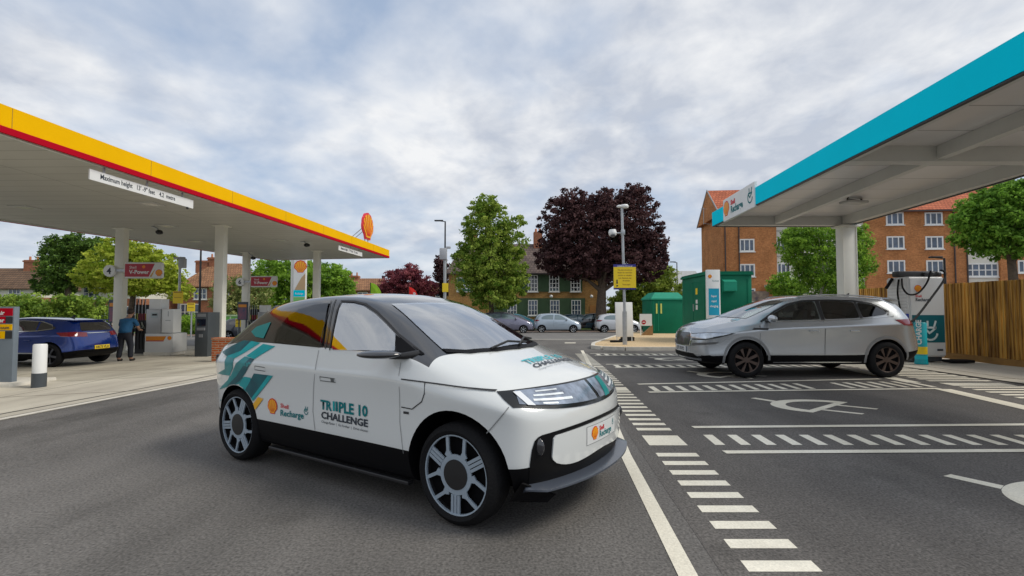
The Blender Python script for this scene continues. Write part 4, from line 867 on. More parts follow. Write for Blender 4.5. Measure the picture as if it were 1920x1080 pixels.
for z in (.5, 1.1, 1.7): mb.prism([(fx(3)+.02, 3, z), (fx(18.1)+.02, 18.1, z), (fx(18.1)+.09, 18.1, z), (fx(3)+.09, 3, z)], (0, 0, .08))
mb.build('rail', wood, o)
for k in range(8): mb = MB(); yy_ = 3.1+k*2.1; mb.box((fx(yy_)+.15, yy_, 1.0), (.1, .1, 2.05)); mb.build('post', wood, o)

# ================================================================ FORECOURT EQUIPMENT
# near price and advert cabinet, cut by the left edge
gx_, gy_ = X(28, 14.2), 14.2; g = gz(gx_, gy_)
o = thing('advert_cabinet', 'grey cabinet with red and yellow panels at the left edge', 'cabinet', (gx_, gy_, g+.0), 0); hh = Zh(575, 14.2)-g
cabm = mat('cabinet_grey', (.15, .185, .22), .5, var=.06)
mb = MB(); mb.b2(-.85, 0, 0, .12, 0, hh, bev=.01); mb.build('body', cabm, o, 30)
zc = lambda v: Zh(v, 14.2)-g
for v0, v1, x1, m in ((578, 592, -.03, red), (593.5, 606, -.18, red), (608, 619, -.03, yellow), (621, 635, -.18, yellow)):
    mb = MB(); mb.b2(-.8, x1, -.012, -.002, zc(v1), zc(v0)); mb.build('panel', m, o)
for v0, v1 in ((594, 606), (621, 635)): mb = MB(); mb.b2(-.17, -.03, -.012, -.002, zc(v1), zc(v0)); mb.build('display', blackp, o)
for s, v in (('Air', 590), ('Water', 604)): mapped(textbm(s, .12, 'RIGHT', bold=.004), lambda a, b: Vector((a-.2, -.016, zc(v)+b)), 'lettering', white, o)
mapped(textbm('Vacuum', .1, 'RIGHT', bold=.002), lambda a, b: Vector((a-.08, -.016, zc(617)+b)), 'lettering', inkdark, o)
mb = MB(); mb.b2(gx_-1.2, gx_+.25, gy_*K-.3, gy_*K+.8, g-.1, g+.07, bev=.02); prop(mb.build('cabinet_plinth', mat('kerb_concrete'), None, 30), 'low concrete plinth under the grey cabinet', 'plinth')
x, y = X(79, 13.8), 13.8
o = thing('bollard', 'white topped steel bollard with grey foot beside the grey cabinet', 'bollard', (x, y, gz(x, y)))
mb = MB(); mb.lathe([(.001, 0), (.125, 0), (.125, .30)], 28); mb.build('foot', dgrey, o, 40)
mb = MB(); mb.lathe([(.118, .30), (.118, .88), (.105, .905), (.001, .91)], 28); mb.build('sleeve', white, o, 40)
# fuel dispenser
def dispenser(x, y, lab, loc_h=None, scale=1.):
    o = thing('fuel_dispenser', lab, 'fuel pump', (x, y, gz(x, y)+.0), group='white fuel dispensers on the islands'); o.scale = (scale, scale*.8, scale)
    pale = mat('dispenser_white', (.62, .63, .63), .35); pg = mat('dispenser_grey', (.42, .43, .44), .35, metal=.2)
    mb = MB(); mb.b2(-.55, .53, -.02, 1.0, .0, .12, bev=.01); mb.build('base', mat('kerb_concrete'), o)
    mb = MB(); mb.b2(-.52, .56, 0, 1.05, .12, .84, bev=.015); mb.build('lower_cabinet', pale, o, 30)
    f = lambda a, b, off: Vector((a, -off, b))
    mapped(flat([[(-.48, .58), (.22, .58), (.30, .74), (-.48, .74)]]), lambda a, b: f(a, b, .004), 'orange_stripe', mat('stripe_orange', (.70, .25, .02), .4), o)
    mapped(flat([[(-.48, .545), (.20, .545), (.215, .575), (-.48, .575)]]), lambda a, b: f(a, b, .004), 'red_stripe', red, o)
    emblem(f, .43, .66, .15, o, .004)
    mb = MB(); mb.b2(-.52, .02, .05, .75, .843, 1.78, bev=.012); mb.build('display_cabinet', pg, o, 30)
    mb = MB(); mb.b2(-.33, -.08, .035, .047, 1.45, 1.64); d = mb.build('screen_bezel', mat('bezel', (.35, .42, .44), .3), o)
    mb = MB(); mb.b2(-.28, -.1, .025, .033, 1.53, 1.6); mb.build('screen', glass_dk, d)
    mb = MB(); mb.b2(-.45, 0, .1, .7, 1.783, 2.17, bev=.012); mb.build('top_box', white, o, 30)
    mb = MB(); mb.b2(.05, .50, .1, .7, .87, 1.78, bev=.012); mb.build('card_box', white, o, 30)
    mb = MB(); mb.b2(.29, .32, .092, .098, 1.5, 1.7); mb.b2(.2, .4, .092, .098, 1.33, 1.36); mb.build('slot', pg, o)
    mb = MB(); mb.b2(-1.05, -.55, .25, .7, .05, 1.95); mb.b2(-1.05, -.55, .1, .3, .9, 1.25); hu = mb.build('hose_tower', blackp, o)
    cols = [(.35, .35, .05), (.3, .02, .04), (.3, .02, .04), (.5, .3, .03)]
    for k in range(4):
        xx = -1.0+k*.13
        mb = MB(); mb.b2(xx-.05, xx+.05, .235, .247, 1.35, 1.62); mb.build('grade_label', mat('grade%d' % (0 if k == 0 else k), cols[k], .4), hu)
        mb = MB(); mb.tube([(xx, .1, 2.15), (xx, .02, 1.7), (xx+.02, -.03, .6), (xx, .03, .25), (xx-.03, .08, .7), (xx, .1, 1.15)], .016, 6); mb.build('hose', rubber, o, 60)
        mb = MB(); mb.tube([(xx, .12, 1.02), (xx, -.02, 1.16), (xx, -.08, 1.28)], [.025, .035, .018], 6); mb.box((xx, .02, 1.08), (.03, .12, .05)); mb.build('nozzle', mat('nozzle_metal', (.25, .28, .25), .4, metal=.5) , o, 40)
        mb = MB(); mb.tube([(xx, .15, 1.6), (xx, .14, 2.18)], .012, 6); mb.build('hose_mast', steel, o)
    return o
dispenser(X(299, 25.2), 25.2, 'white fuel dispenser with orange stripe and hanging black hoses near the blue car')
dispenser(X(500, 37.6), 37.6, 'second fuel dispenser further back partly hidden by the white car roof')
o = thing('payment_terminal', 'dark grey outdoor payment terminal left of the brick wall', 'terminal', (X(367, 24.4), 24.4, gz(-11.5, 24.4)))
mb = MB(); mb.b2(0, .48, 0, .75, 0, Zh(582, 24.4)+.37, bev=.015); mb.build('body', mat('terminal_grey', (.05, .06, .068), .4, var=.1), o, 30)
mb = MB(); mb.b2(.08, .4, -.012, -.002, 1.15, 1.4); mb.build('screen', glass_dk, o)
mb = MB(); mb.b2(.1, .38, -.05, -.002, .98, 1.08); mb.b2(.16, .3, -.02, -.002, .72, .84); mb.build('card_reader', mat('reader_grey', (.2, .21, .22), .4), o)
mb = MB(); mb.b2(.08, .4, -.012, -.002, 1.48, 1.6); mb.build('header', mat('reader_grey'), o)
# poster stands
def poster(u, Y, vt, vb, w_, lab):
    x = X(u, Y); g = gz(x, Y); o = thing('poster_stand', lab, 'poster stand', (x, Y, g), group='dark framed poster stands by the pumps'); z0, z1 = Zh(vb, Y)-g, Zh(vt, Y)-g
    mb = MB(); mb.b2(-w_/2, w_/2, 0, .1, z0, z1, bev=.01); mb.b2(-w_/2+.05, -w_/2+.1, .02, .08, 0, z0); mb.b2(w_/2-.1, w_/2-.05, .02, .08, 0, z0); mb.build('frame', mat('frame_blue_grey', (.05, .07, .1), .5), o)
    mb = MB(); mb.b2(-w_/2+.05, w_/2-.05, -.008, -.002, z0+.05, z0+(z1-z0)*.66); mb.build('poster', mat('poster_print', (.32, .10, .14), .5, col2=(.05, .08, .16), vscale=3.5), o)
    mb = MB(); mb.b2(-w_/2+.05, w_/2-.05, -.008, -.002, z0+(z1-z0)*.7, z0+(z1-z0)*.86); mb.build('header_panel', mat('stripe_orange', (.55, .25, .05)), o)
poster(215, 27.5, 562, 605, .5, 'dark poster stand beside the leftmost canopy column')
poster(455, 36.5, 566, 600, .55, 'dark poster stand on the column behind the brick wall')
# brick wall
x0 = X(399, 21.5); g = gz(x0, 21.5)
o = thing('brick_wall', 'low orange brick wall with coping between terminal and white car', 'wall', (x0, 21.5, g-.05))
mb = MB(); mb.b2(0, 1.7, 0, .35, 0, .76); mb.build('brickwork', brickmat('wall_brick', (.50, .12, .035), (.40, .08, .025), (.42, .32, .22), .225, .075, .012), o)
mb = MB(); mb.b2(-.02, 1.72, -.02, .37, .762, .83, bev=.01); mb.build('coping', brickmat('coping_brick', (.50, .15, .05), (.42, .11, .04), (.4, .3, .22), .11, .2, .01), o)
# yellow notices on thin posts
def notice(u, Y, vt, vb, wpx, lab, vtop=None):
    x = X(u, Y); g = gz(x, Y); z = lambda v: Zh(v, Y)-g; o = thing('yellow_notice', lab, 'sign', (x, Y, g), group='yellow notices on thin posts'); w_ = wpx*Y/F0
    mb = MB(); mb.tube([(0, 0, 0), (0, 0, z(vtop or vt))], .055, 10); mb.build('post', steel, o, 40)
    mb = MB(); mb.b2(-w_/2, w_/2, -.1, -.07, z(vb), z(vt), bev=.01); mb.build('board', MATS['sign_yellow'], o)
    mb = MB(); mb.b2(-w_*.4, w_*.4, -.108, -.102, z(vt+3), z(vt+1)); mb.b2(-w_*.35, w_*.35, -.108, -.102, z((vt+vb)/2+1), z((vt+vb)/2)); mb.build('lettering_block', mat('notice_ink'), o)
    return o, z
o, z = notice(336, 31, 546, 569, 19, 'yellow notice on a pale post with a camera on top behind the dispenser', 484)
mb = MB(); mb.box((0, -.05, z(484)), (.5, .16, .1), bev=.03); mb.box((.18, -.1, z(494)), (.3, .2, .45), bev=.03); mb.build('camera_head', mat('camera_grey'), o, 30)
o, z = notice(360, 48, 568, 584, 15, 'small yellow warning notice just left of the pay terminal')
o, z = notice(449, 40, 598, 613, 10, 'tiny yellow notice in front of the green fence panel')
# green panel fence and totem
x0, x1 = X(414, 47), X(452, 47); g = gz(-20, 47)
o = thing('site_hoarding', 'bright green hoarding panel behind the brick wall', 'fence', (x0, 47, g)); mb = MB(); mb.b2(0, x1-x0, 0, .05, .0, Zh(593, 47)-g); mb.build('panel', mat('hoarding_green', (.13, .42, .07), .5), o); mb = MB()
for k in (0, .5, 1): mb.b2((x1-x0)*k-.04, (x1-x0)*k+.04, -.03, -.002, 0, Zh(592, 47)-g)
mb.build('post', mat('hoarding_rail', (.45, .6, .35), .5), o)
mb = MB(); mb.b2(0, x1-x0, -.03, .06, Zh(593, 47)-g+.002, Zh(591, 47)-g+.03); mb.build('top_rail', MATS['hoarding_rail'], o)
x0, x1 = X(544, 50), X(572, 50); g = gz(-16, 50); W_ = x1-x0
o = thing('price_totem', 'tall white and tan forecourt totem with yellow shell emblem', 'sign', (x0, 50, g)); z = lambda v: Zh(v, 50)-g
mb = MB(); mb.b2(.22, W_, 0, .3, 0, z(470), bev=.02); mb.build('board', white, o); mb = MB(); mb.b2(0, .2, .05, .25, 0, z(470)); mb.build('side_post', offw, o)
f = lambda a, b, off: Vector((a, -off, b))
mapped(flat([[(.22, z(555)), (W_, z(555)), (W_, z(512)), (W_*.72, z(521)), (W_*.5, z(532)), (.3, z(545))]]), lambda a, b: f(a, b, .004), 'tan_panel', mat('totem_tan', (.52, .36, .2), .5), o)
mapped(flat([[(.25, z(556)), (W_-.02, z(556)), (W_-.02, z(544)), (.25, z(544))]]), lambda a, b: f(a, b, .008), 'teal_panel', teal, o)
mapped(flat([[(.25, z(565)), (W_-.02, z(565)), (W_-.02, z(557)), (.25, z(557))]]), lambda a, b: f(a, b, .008), 'green_panel', mat('panel_green', (.2, .55, .15), .4), o)
mapped(textbm('Recharge', .2, 'CENTER', bold=.004, sx=.8), lambda a, b: f(a+W_*.6, b+z(552), .012), 'lettering', white, o)
emblem(f, W_*.66, z(501), .92, o, .006)
# feather flags
def flag(u, Y, vt, wpx, m, lab):
    x = X(u, Y); g = gz(x, Y); h = Zh(vt, Y)-g; o = thing('feather_flag', lab, 'flag', (x, Y, g), group='feather flags behind the white car roof'); W_ = wpx*Y/F0
    P = [(W_*(1-math.cos(t*math.pi/2)), h-W_*1.2*(1-math.sin(math.pi/2*(1-t)))*1.0) for t in [i/8 for i in range(9)]]
    mb = MB(); mb.tube([(0, 0, 0), (0, 0, h)], .025, 8); mb.build('pole', blackp, o)
    pts = [(0, 0, .9)]+[(0, 0, h)]+[(W_*math.sin(R(a)), .03*math.sin(a*.05), h-W_*1.5*(1-math.cos(R(a)))) for a in range(15, 95, 15)]+[(W_*.95, 0, 1.1)]
    mb = MB(); mb.prism(pts, (0, .012, 0)); mb.build('banner', m, o); mb = MB(); mb.lathe([(.001, 0), (.3, 0), (.3, .05), (.001, .06)], 16); mb.build('foot', rubber, o)
    return o, W_, h
flag(694, 40, 530, 23, mat('flag_green', (.28, .55, .02), .6), 'lime green feather flag tip above the white car')
o, W_, h = flag(766, 44, 538, 19, mat('flag_red', (.7, .015, .01), .6), 'red feather flag tip above the white car windscreen')
mapped(textbm('R', .35, bold=.01), lambda a, b: Vector((a+W_*.45, -.02, h-.62+b)), 'lettering', white, o)
# ================================================================ VEHICLES
YF = [-1, -.62, -.25, .25, .62, 1]
def cage_shell(st, crown, xb, bulge_r, bulge_f, creases, fmat, arches=(), levels=3, wheel_w=.3, mats=(), cutcb=None, fc=0.):
    """st: stations rear to front, each a list of K rows (x, half width, z) from the floor to the roof rail"""
    ni, K, nj = len(st), len(st[0]), len(YF); bm = bmesh.new(); V = {}
    cl = bm.edges.layers.float.new('crease_edge')
    def vert(i, j, k):
        if (i, j, k) in V: return V[i, j, k]
        x, wd, z = st[i][k]; q = 1-YF[j]**2
        if k == K-1: z += crown[i]*q; x += xb[i]*q
        if i == 0: x -= bulge_r[k]*q
        if i == ni-1: x += bulge_f[k]*q
        v = bm.verts.new((x, YF[j]*wd, z)); V[i, j, k] = v; return v
    def quad(a, b, c, d, tag):
        f = bm.faces.new((vert(*a), vert(*b), vert(*c), vert(*d))); f.material_index = fmat(*tag)
    for i in range(ni-1):
        for j in range(nj-1):
            quad((i, j, K-1), (i+1, j, K-1), (i+1, j+1, K-1), (i, j+1, K-1), ('top', i, j)); quad((i, j+1, 0), (i+1, j+1, 0), (i+1, j, 0), (i, j, 0), ('bot', i, j))
        for k in range(K-1):
            quad((i, 0, k), (i+1, 0, k), (i+1, 0, k+1), (i, 0, k+1), ('side', i, k)); quad((i, nj-1, k+1), (i+1, nj-1, k+1), (i+1, nj-1, k), (i, nj-1, k), ('side', i, k))
    for i in (0, ni-1):
        for j in range(nj-1):
            for k in range(K-1):
                t = ('rear' if i == 0 else 'front', j, k); q = [(i, j, k), (i, j, k+1), (i, j+1, k+1), (i, j+1, k)]
                quad(*(q if i == 0 else q[::-1]), t)
    for (i, k, val) in creases:
        for j in (0, nj-1):
            e = bm.edges.get((V[i, j, k], V[i+1, j, k]))
            if e: e[cl] = val
    if fc:
        for j in range(nj-1):
            e = bm.edges.get((V[ni-1, j, K-1], V[ni-1, j+1, K-1]))
            if e: e[cl] = fc
    bmesh.ops.recalc_face_normals(bm, faces=bm.faces)
    me = bpy.data.meshes.new('cage'); bm.to_mesh(me); bm.free(); o = bpy.data.objects.new('cage', me); COL.objects.link(o)
    for m in mats: me.materials.append(m)
    s = o.modifiers.new('s', 'SUBSURF'); s.levels = levels; s.render_levels = levels
    dg = bpy.context.evaluated_depsgraph_get(); full = bpy.data.meshes.new_from_object(o.evaluated_get(dg))
    b2 = bmesh.new(); b2.from_mesh(full); bvh = BVHTree.FromBMesh(b2); b2.free()
    tmp = []
    def cutter(bm_, ix=2):
        bmesh.ops.recalc_face_normals(bm_, faces=bm_.faces); cm = bpy.data.meshes.new('cut'); bm_.to_mesh(cm); bm_.free(); co = bpy.data.objects.new('cut', cm); COL.objects.link(co)
        for m in mats: cm.materials.append(m)
        for q in cm.polygons: q.material_index = min(ix, len(mats)-1)
        b = o.modifiers.new('b', 'BOOLEAN'); b.operation = 'DIFFERENCE'; b.object = co; b.solver = 'EXACT'; tmp.append(co)
    if arches:
        mb = MB()
        for (ax, az, ar, hw) in arches:
            for sgn in (-1, 1):
                mb.lathe([(.001, 0), (ar, 0), (ar, wheel_w+.25), (.001, wheel_w+.25)], 48, Matrix.Translation((ax, sgn*(hw-wheel_w) if sgn > 0 else -(hw-wheel_w), az)) @ Matrix.Rotation(R(-90*sgn), 4, 'X'))
        cutter(mb.bm)
        if cutcb:
            for c_ in cutcb(bvh): cutter(c_, 3)
        bpy.context.view_layer.update(); dg = bpy.context.evaluated_depsgraph_get(); nm = bpy.data.meshes.new_from_object(o.evaluated_get(dg))
        for co in tmp: bpy.data.objects.remove(co)
    else: nm = full
    bpy.data.objects.remove(o)
    return nm, bvh
def glassm(name, tint, refl):
    if name in MATS: return MATS[name]
    m = bpy.data.materials.new(name); m.use_nodes = True; nt = m.node_tree; N = nt.nodes; L = nt.links; N.remove(N['Principled BSDF'])
    t = N.new('ShaderNodeBsdfTransparent'); t.inputs[0].default_value = (*tint, 1); g = N.new('ShaderNodeBsdfGlossy'); g.inputs['Roughness'].default_value = .03; g.inputs[0].default_value = (.93, .96, 1, 1)
    lw = N.new('ShaderNodeFresnel'); lw.inputs[0].default_value = 1.5; mr = N.new('ShaderNodeMapRange'); mr.inputs[3].default_value = refl; mr.inputs[4].default_value = 1.; L.new(lw.outputs[0], mr.inputs[0])
    mx = N.new('ShaderNodeMixShader'); L.new(mr.outputs[0], mx.inputs[0]); L.new(t.outputs[0], mx.inputs[1]); L.new(g.outputs[0], mx.inputs[2]); L.new(mx.outputs[0], N['Material Output'].inputs[0])
    MATS[name] = m; return m
def shrink(P, k=.975):
    cx = sum(a for a, b in P)/len(P); cy = sum(b for a, b in P)/len(P); return [(cx+(a-cx)*k, cy+(b-cy)*k) for a, b in P]
def cabin_cutters(st, i0, i1, sides, ws, zf, zw, hw):
    """hollow of the cabin and the openings of its side windows and windscreen"""
    out = []; bm = bmesh.new(); rings = []
    for r in st[i0:i1+1]:
        (x4, w4, z4), (x5, w5, z5) = r[-2], r[-1]; rings.append([bm.verts.new(q) for q in ((x5, -w4+.09, zf), (x5, -w4+.07, z4), (x5, -w5+.05, z5-.055), (x5, w5-.05, z5-.055), (x5, w4-.07, z4), (x5, w4-.09, zf))])
    for a, b in zip(rings, rings[1:]):
        for k in range(6): bm.faces.new((a[k], a[(k+1) % 6], b[(k+1) % 6], b[k]))
    bm.faces.new(rings[0]); bm.faces.new(rings[-1][::-1]); out.append(bm)
    for P in sides:
        for s in (-1, 1):
            mb = MB(); mb.prism([(a, s*hw*.45, b) for a, b in shrink(P)], (0, s*hw, 0)); out.append(mb.bm)
    mb = MB(); mb.prism([(a, b, zw) for a, b in shrink(ws, .97)], (0, 0, 1.2)); out.append(mb.bm)
    return out
def cabin_fit(par, xs, hy, zs, k=1., xw=None):
    seatm = mat('seat_cloth', (.09, .09, .10), .8, var=.2, vscale=8)
    for x in xs:
        for s in (-1, 1):
            mb = MB(); mb.box((x+.02, s*hy, zs), (.48, .44, .14), bev=.04); mb.box((x-.24, s*hy, zs+.32), (.12, .42, .58), bev=.05, ry=R(-14)); mb.box((x-.34, s*hy, zs+.70), (.09, .24, .17), bev=.035, ry=R(-8)); mb.build('seat', seatm, par, 40)
    xw = xw or xs[0]+.42
    mb = MB(); mb.tube([(xw+.10*math.sin(R(t))*.35, -hy*1.0+.17*math.cos(R(t)), zs+.36+.17*math.sin(R(t))) for t in range(0, 361, 20)], .014, 8, cap=False); mb.tube([(xw+.03, -hy, zs+.36), (xw+.3, -hy, zs+.28)], .03, 8); mb.build('steering_wheel', blackp, par, 50)
def ho(mesh, name, parent, angle=38):
    o = bpy.data.objects.new(name, mesh); COL.objects.link(o); o.parent = parent; mesh.polygons.foreach_set('use_smooth', [True]*len(mesh.polygons)); mesh.set_sharp_from_angle(angle=R(angle)); return o
class Proj:
    """lays flat shapes on a car shell"""
    def __init__(s, bvh, cx=0., cy=0.): s.b = bvh; s.cx = cx
    def cast(s, o, d, off):
        o = Vector(o); d = Vector(d).normalized(); h = s.b.ray_cast(o, d)
        if h[0] is None:
            n = s.b.find_nearest(o+d*3); return n[0]+(n[1] if n[1].dot(d) < 0 else -n[1])*off
        n = h[1] if h[1].dot(d) < 0 else -h[1]; return h[0]+n*off
    def side(s, sg): return lambda x, z, off: s.cast((x, sg*3, z), (0, -sg, 0), off)
    def top(s): return lambda x, y, off: s.cast((x, y, 4), (0, 0, -1), off)
    def front(s): return lambda y, z, off: s.cast((9, y, z), (-1, 0, 0), off)
    def rear(s): return lambda y, z, off: s.cast((-9, y, z), (1, 0, 0), off)
    def cyl(s, x0): return lambda p, z, off: s.cast((x0+6*math.cos(p), 6*math.sin(p), z), (-math.cos(p), -math.sin(p), 0), off)
def patch(f, polys, name, m, parent, off=.004, step=.06, label=None, smooth=40, skirt=.0, clip=None):
    bm = flat(polys) if isinstance(polys, list) else polys
    gridcut(bm, step)
    if clip:
        for t in range(-20, 201, 12):
            a = R(t); bmesh.ops.bisect_plane(bm, geom=bm.verts[:]+bm.edges[:]+bm.faces[:], plane_co=(clip[0]+clip[2]*math.cos(a), clip[1]+clip[2]*math.sin(a), 0), plane_no=(math.cos(a), math.sin(a), 0))
        bmesh.ops.delete(bm, geom=[q for q in bm.faces if (q.calc_center_median()-Vector((clip[0], clip[1], 0))).length < clip[2]*.998], context='FACES')
        if not bm.faces: bm.free(); return None
    bmesh.ops.triangulate(bm, faces=[q for q in bm.faces if len(q.verts) > 4])
    if skirt:
        r = bmesh.ops.extrude_face_region(bm, geom=bm.faces[:]); top = {v for v in r['geom'] if isinstance(v, bmesh.types.BMVert)}
        co = {v: (v.co.x, v.co.y) for v in bm.verts}
        for v in bm.verts: v.co = f(co[v][0], co[v][1], off if v in top else off-skirt)
        bmesh.ops.recalc_face_normals(bm, faces=bm.faces); me = bpy.data.meshes.new(name); bm.to_mesh(me); bm.free(); return link(name, me, m, parent, smooth, label)
    q = max(bm.faces, key=lambda t: t.calc_area()).calc_center_median(); d = f(q.x, q.y, off+.02)-f(q.x, q.y, off)
    ci = {v: (v.co.x, v.co.y) for v in bm.verts}
    for v in bm.verts: v.co = f(*ci[v], off)
    bm.normal_update(); s_ = sum(t.normal.dot(d)*t.calc_area() for t in bm.faces)
    if s_ < 0: bmesh.ops.reverse_faces(bm, faces=bm.faces[:])
    me = bpy.data.meshes.new(name); bm.to_mesh(me); bm.free()
    return link(name, me, m, parent, smooth, label)
def mirror_poly(P): return P+[(-a, b) for a, b in reversed(P) if abs(a) > 1e-6]
def rounded(P, r, n=4):
    out = []; m = len(P)
    for i in range(m):
        a, b, c = Vector(P[i-1]), Vector(P[i]), Vector(P[(i+1) % m]); d1 = (a-b); d2 = (c-b); t = min(r, d1.length*.45, d2.length*.45)
        p, q = b+d1.normalized()*t, b+d2.normalized()*t
        for k in range(n+1): s = k/n; out.append(tuple(p*(1-s)**2+b*2*s*(1-s)+q*s*s))
    return out
def stripline(pts, wd):
    return [q for q in ribbon(pts, wd)]
def wheel(parent, x, y, r, wd, rimfn, rm, dark=None, rr=.70, seg=48, side=1):
    """tyre as the wheel mesh, rim as its sub-part; outer face towards side*y"""
    M = Matrix.Translation((x, y, r)) @ Matrix.Rotation(R(-90*side), 4, 'X')     # local z -> outward
    h = wd/2; mb = MB()
    prof = [(r*rr, -h), (r*(rr+.03), -h-.004), (r*.86, -h-.012), (r*.965, -h*.86), (r*.995, -h*.6), (r, -h*.3), (r, h*.3), (r*.995, h*.6), (r*.965, h*.86), (r*.86, h+.012), (r*(rr+.03), h+.004), (r*rr, h), (r*(rr-.03), h-.02), (r*(rr-.03), -h+.02)]
    mb.lathe(prof, seg, M, closed=True); o = mb.build('wheel', rubber, parent, 50)
    mb = MB(); mb.lathe([(r*(rr-.031), -h+.02), (r*(rr-.04), h*.5), (.03, h*.35), (.03, -h*.2)], seg, M); mb.build('rim_barrel', mat('barrel_black', (.005, .005, .006), .7, spec=.05), o, 40)
    mb = MB(); rimfn(mb, M, r*rr, h); mb.build('rim', rm, o, 30)
    return o
def rim_spokes(n, wdt, hub=.2, dep=.03, twist=0., taper=1.):
    def fn(mb, M, rr, h):
        z0 = h-.035
        def P(a, b, z): return M @ Vector((a, b, z))
        mb.lathe([(rr*.93, z0), (rr*.95, z0+.022), (rr*1.0, z0+.03), (rr*.995, z0-.02)], 40, M); mb.lathe([(.001, z0+.012), (rr*hub, z0+.012), (rr*hub*1.1, z0-.02)], 24, M)
        for k in range(n):
            a = 2*math.pi*k/n+.3; c, s = math.cos(a), math.sin(a); c2, s2 = math.cos(a+twist), math.sin(a+twist); w0, w1 = wdt*rr, wdt*rr*taper
            q = [(rr*hub*.8*c-w0*-s*-1, rr*hub*.8*s-w0*c), (rr*hub*.8*c+w0*-s, rr*hub*.8*s+w0*c), (rr*.96*c2+w1*-s2, rr*.96*s2+w1*c2), (rr*.96*c2-w1*-s2, rr*.96*s2-w1*c2)]
            mb.prism([P(x, y, z0-.02) for x, y in q], (M.to_3x3() @ Vector((0, 0, 1)))*dep)
    return fn
# ---------------------------------------------------------------- the white concept car
cw = mat('car_white', (.67, .695, .69), .22, coat=1.0, spec=.5); cb = mat('car_black_gloss', (.014, .015, .018), .12, coat=1.0, spec=.8); mblk = mat('sill_black', (.005, .005, .006), .5, spec=.10)
seamm = mat('shut_line', (.02, .02, .022), .6)
A_ = Vector(G(858, 993)[:]); B_ = Vector(G(450, 868)[:]); hd = (A_-B_).normalized(); hl = Vector((-hd.y, hd.x)); hrot = math.atan2(hd.y, hd.x); W = .815
org = B_-hd*.09+hl*W
hero = thing('electric_car', 'white electric hatchback with black roof and teal stripes on its rear flank', 'car', (org.x, org.y/K, .002), hrot)
st = [
 [(-.50, .50, .26), (-.56, .58, .30), (-.62, .62, .44), (-.66, .64, .72), (-.62, .61, .93), (-.54, .52, 1.06)],
 [(-.38, .64, .22), (-.39, .72, .25), (-.40, .76, .42), (-.40, .785, .72), (-.38, .73, 1.01), (-.36, .555, 1.14)],
 [(0, .70, .19), (0, .76, .22), (0, .795, .41), (0, .81, .72), (0, .75, 1.05), (0, .57, 1.325)],
 [(.32, .70, .19), (.32, .76, .22), (.32, .79, .41), (.32, .805, .72), (.32, .76, 1.06), (.28, .575, 1.41)],
 [(.8, .70, .18), (.8, .75, .21), (.8, .785, .41), (.8, .795, .72), (.8, .76, 1.05), (.8, .585, 1.45)],
 [(1.25, .70, .18), (1.25, .75, .21), (1.25, .785, .41), (1.25, .795, .72), (1.25, .76, 1.045), (1.22, .585, 1.455)],
 [(1.68, .70, .18), (1.68, .75, .21), (1.68, .785, .41), (1.68, .795, .72), (1.68, .76, 1.042), (1.54, .565, 1.405)],
 [(2.06, .70, .18), (2.06, .75, .21), (2.06, .79, .41), (2.06, .80, .72), (2.06, .76, 1.035), (1.98, .62, 1.185)],
 [(2.24, .70, .19), (2.24, .76, .22), (2.24, .80, .41), (2.24, .81, .70), (2.25, .77, .985), (2.25, .675, 1.025)],
 [(2.55, .69, .19), (2.55, .76, .22), (2.55, .80, .41), (2.55, .81, .70), (2.55, .77, .90), (2.53, .63, .965)],
 [(2.82, .66, .20), (2.83, .74, .23), (2.85, .775, .41), (2.85, .78, .68), (2.80, .735, .85), (2.74, .60, .91)],
 [(2.90, .56, .22), (2.98, .66, .25), (3.005, .70, .41), (3.00, .70, .66), (2.93, .68, .79), (2.84, .60, .865)]]
st = [[(x, w_*1.03, z) for x, w_, z in row] for row in st]
st = [r[:3]+[(r[3][0], r[3][1]-.012, r[3][2]-.03), (r[3][0]*.5+r[4][0]*.5+(0 if 0 < i < 11 else (.02 if i else -.02)), max(r[3][1], r[4][1])+(.012 if i > 8 else .010), r[3][2]*.5+r[4][2]*.5), (r[4][0], r[4][1]-.004, r[4][2])]+r[5:] for i, r in enumerate(st)]
crown = [.02, .03, .035, .04, .045, .045, .04, .03, .012, .015, .012, .01]; xbl = [0, 0, 0, 0, 0, .02, .06, .14, .23, .21, .18, .0]
def hmat(t, a, b):
    if t == 'bot': return 2
    if t == 'top': return 1 if a <= 7 else 0
    if t == 'side': return 2 if b < 2 else (1 if (b == 5 and a <= 7) else 0)
    if t == 'rear': return 2 if b < 2 else 0
    return 2 if b < 2 else 0
cre = [(i, 2, .55) for i in range(11)]+[(i, 4, .5 if i < 8 else .3) for i in range(11)]+[(i, 5, .75 if i <= 7 else .12) for i in range(11)]+[(i, 6, .35 if 1 <= i <= 6 else .2) for i in range(11)]
WB = 2.505; RW = .318
INV = (Matrix.Translation((org.x, org.y, .002)) @ Matrix.Rotation(hrot, 4, 'Z')).inverted()
fw_px = [(622, 656), (628, 620), (637, 580), (643, 569), (664, 570), (683, 575), (704, 589), (723, 607), (742, 627), (741, 658)]
rw_px = [(513, 642), (520, 618), (540, 594), (560, 580), (590, 571), (617, 568), (604, 649), (600, 652)]
hd_y = [(1.585, -.47), (1.62, -.36), (1.65, -.18), (1.66, 0)]; bs_y = [(2.225, -.60), (2.33, -.47), (2.41, -.25), (2.435, 0)]
sym = lambda L_: L_+[(x, -y) for x, y in L_[-2::-1]]
wp = sym(hd_y)+[(1.93, .545)]+sym(bs_y)[::-1]+[(1.93, -.545)]
def hcb(b):
    global hb
    hb = b; globals()['inv'] = INV
    return cabin_cutters(st, 1, 7, [sxz(fw_px), [(a+.03, z) for a, z in sxz(rw_px)]], wp, .42, .985, .80)
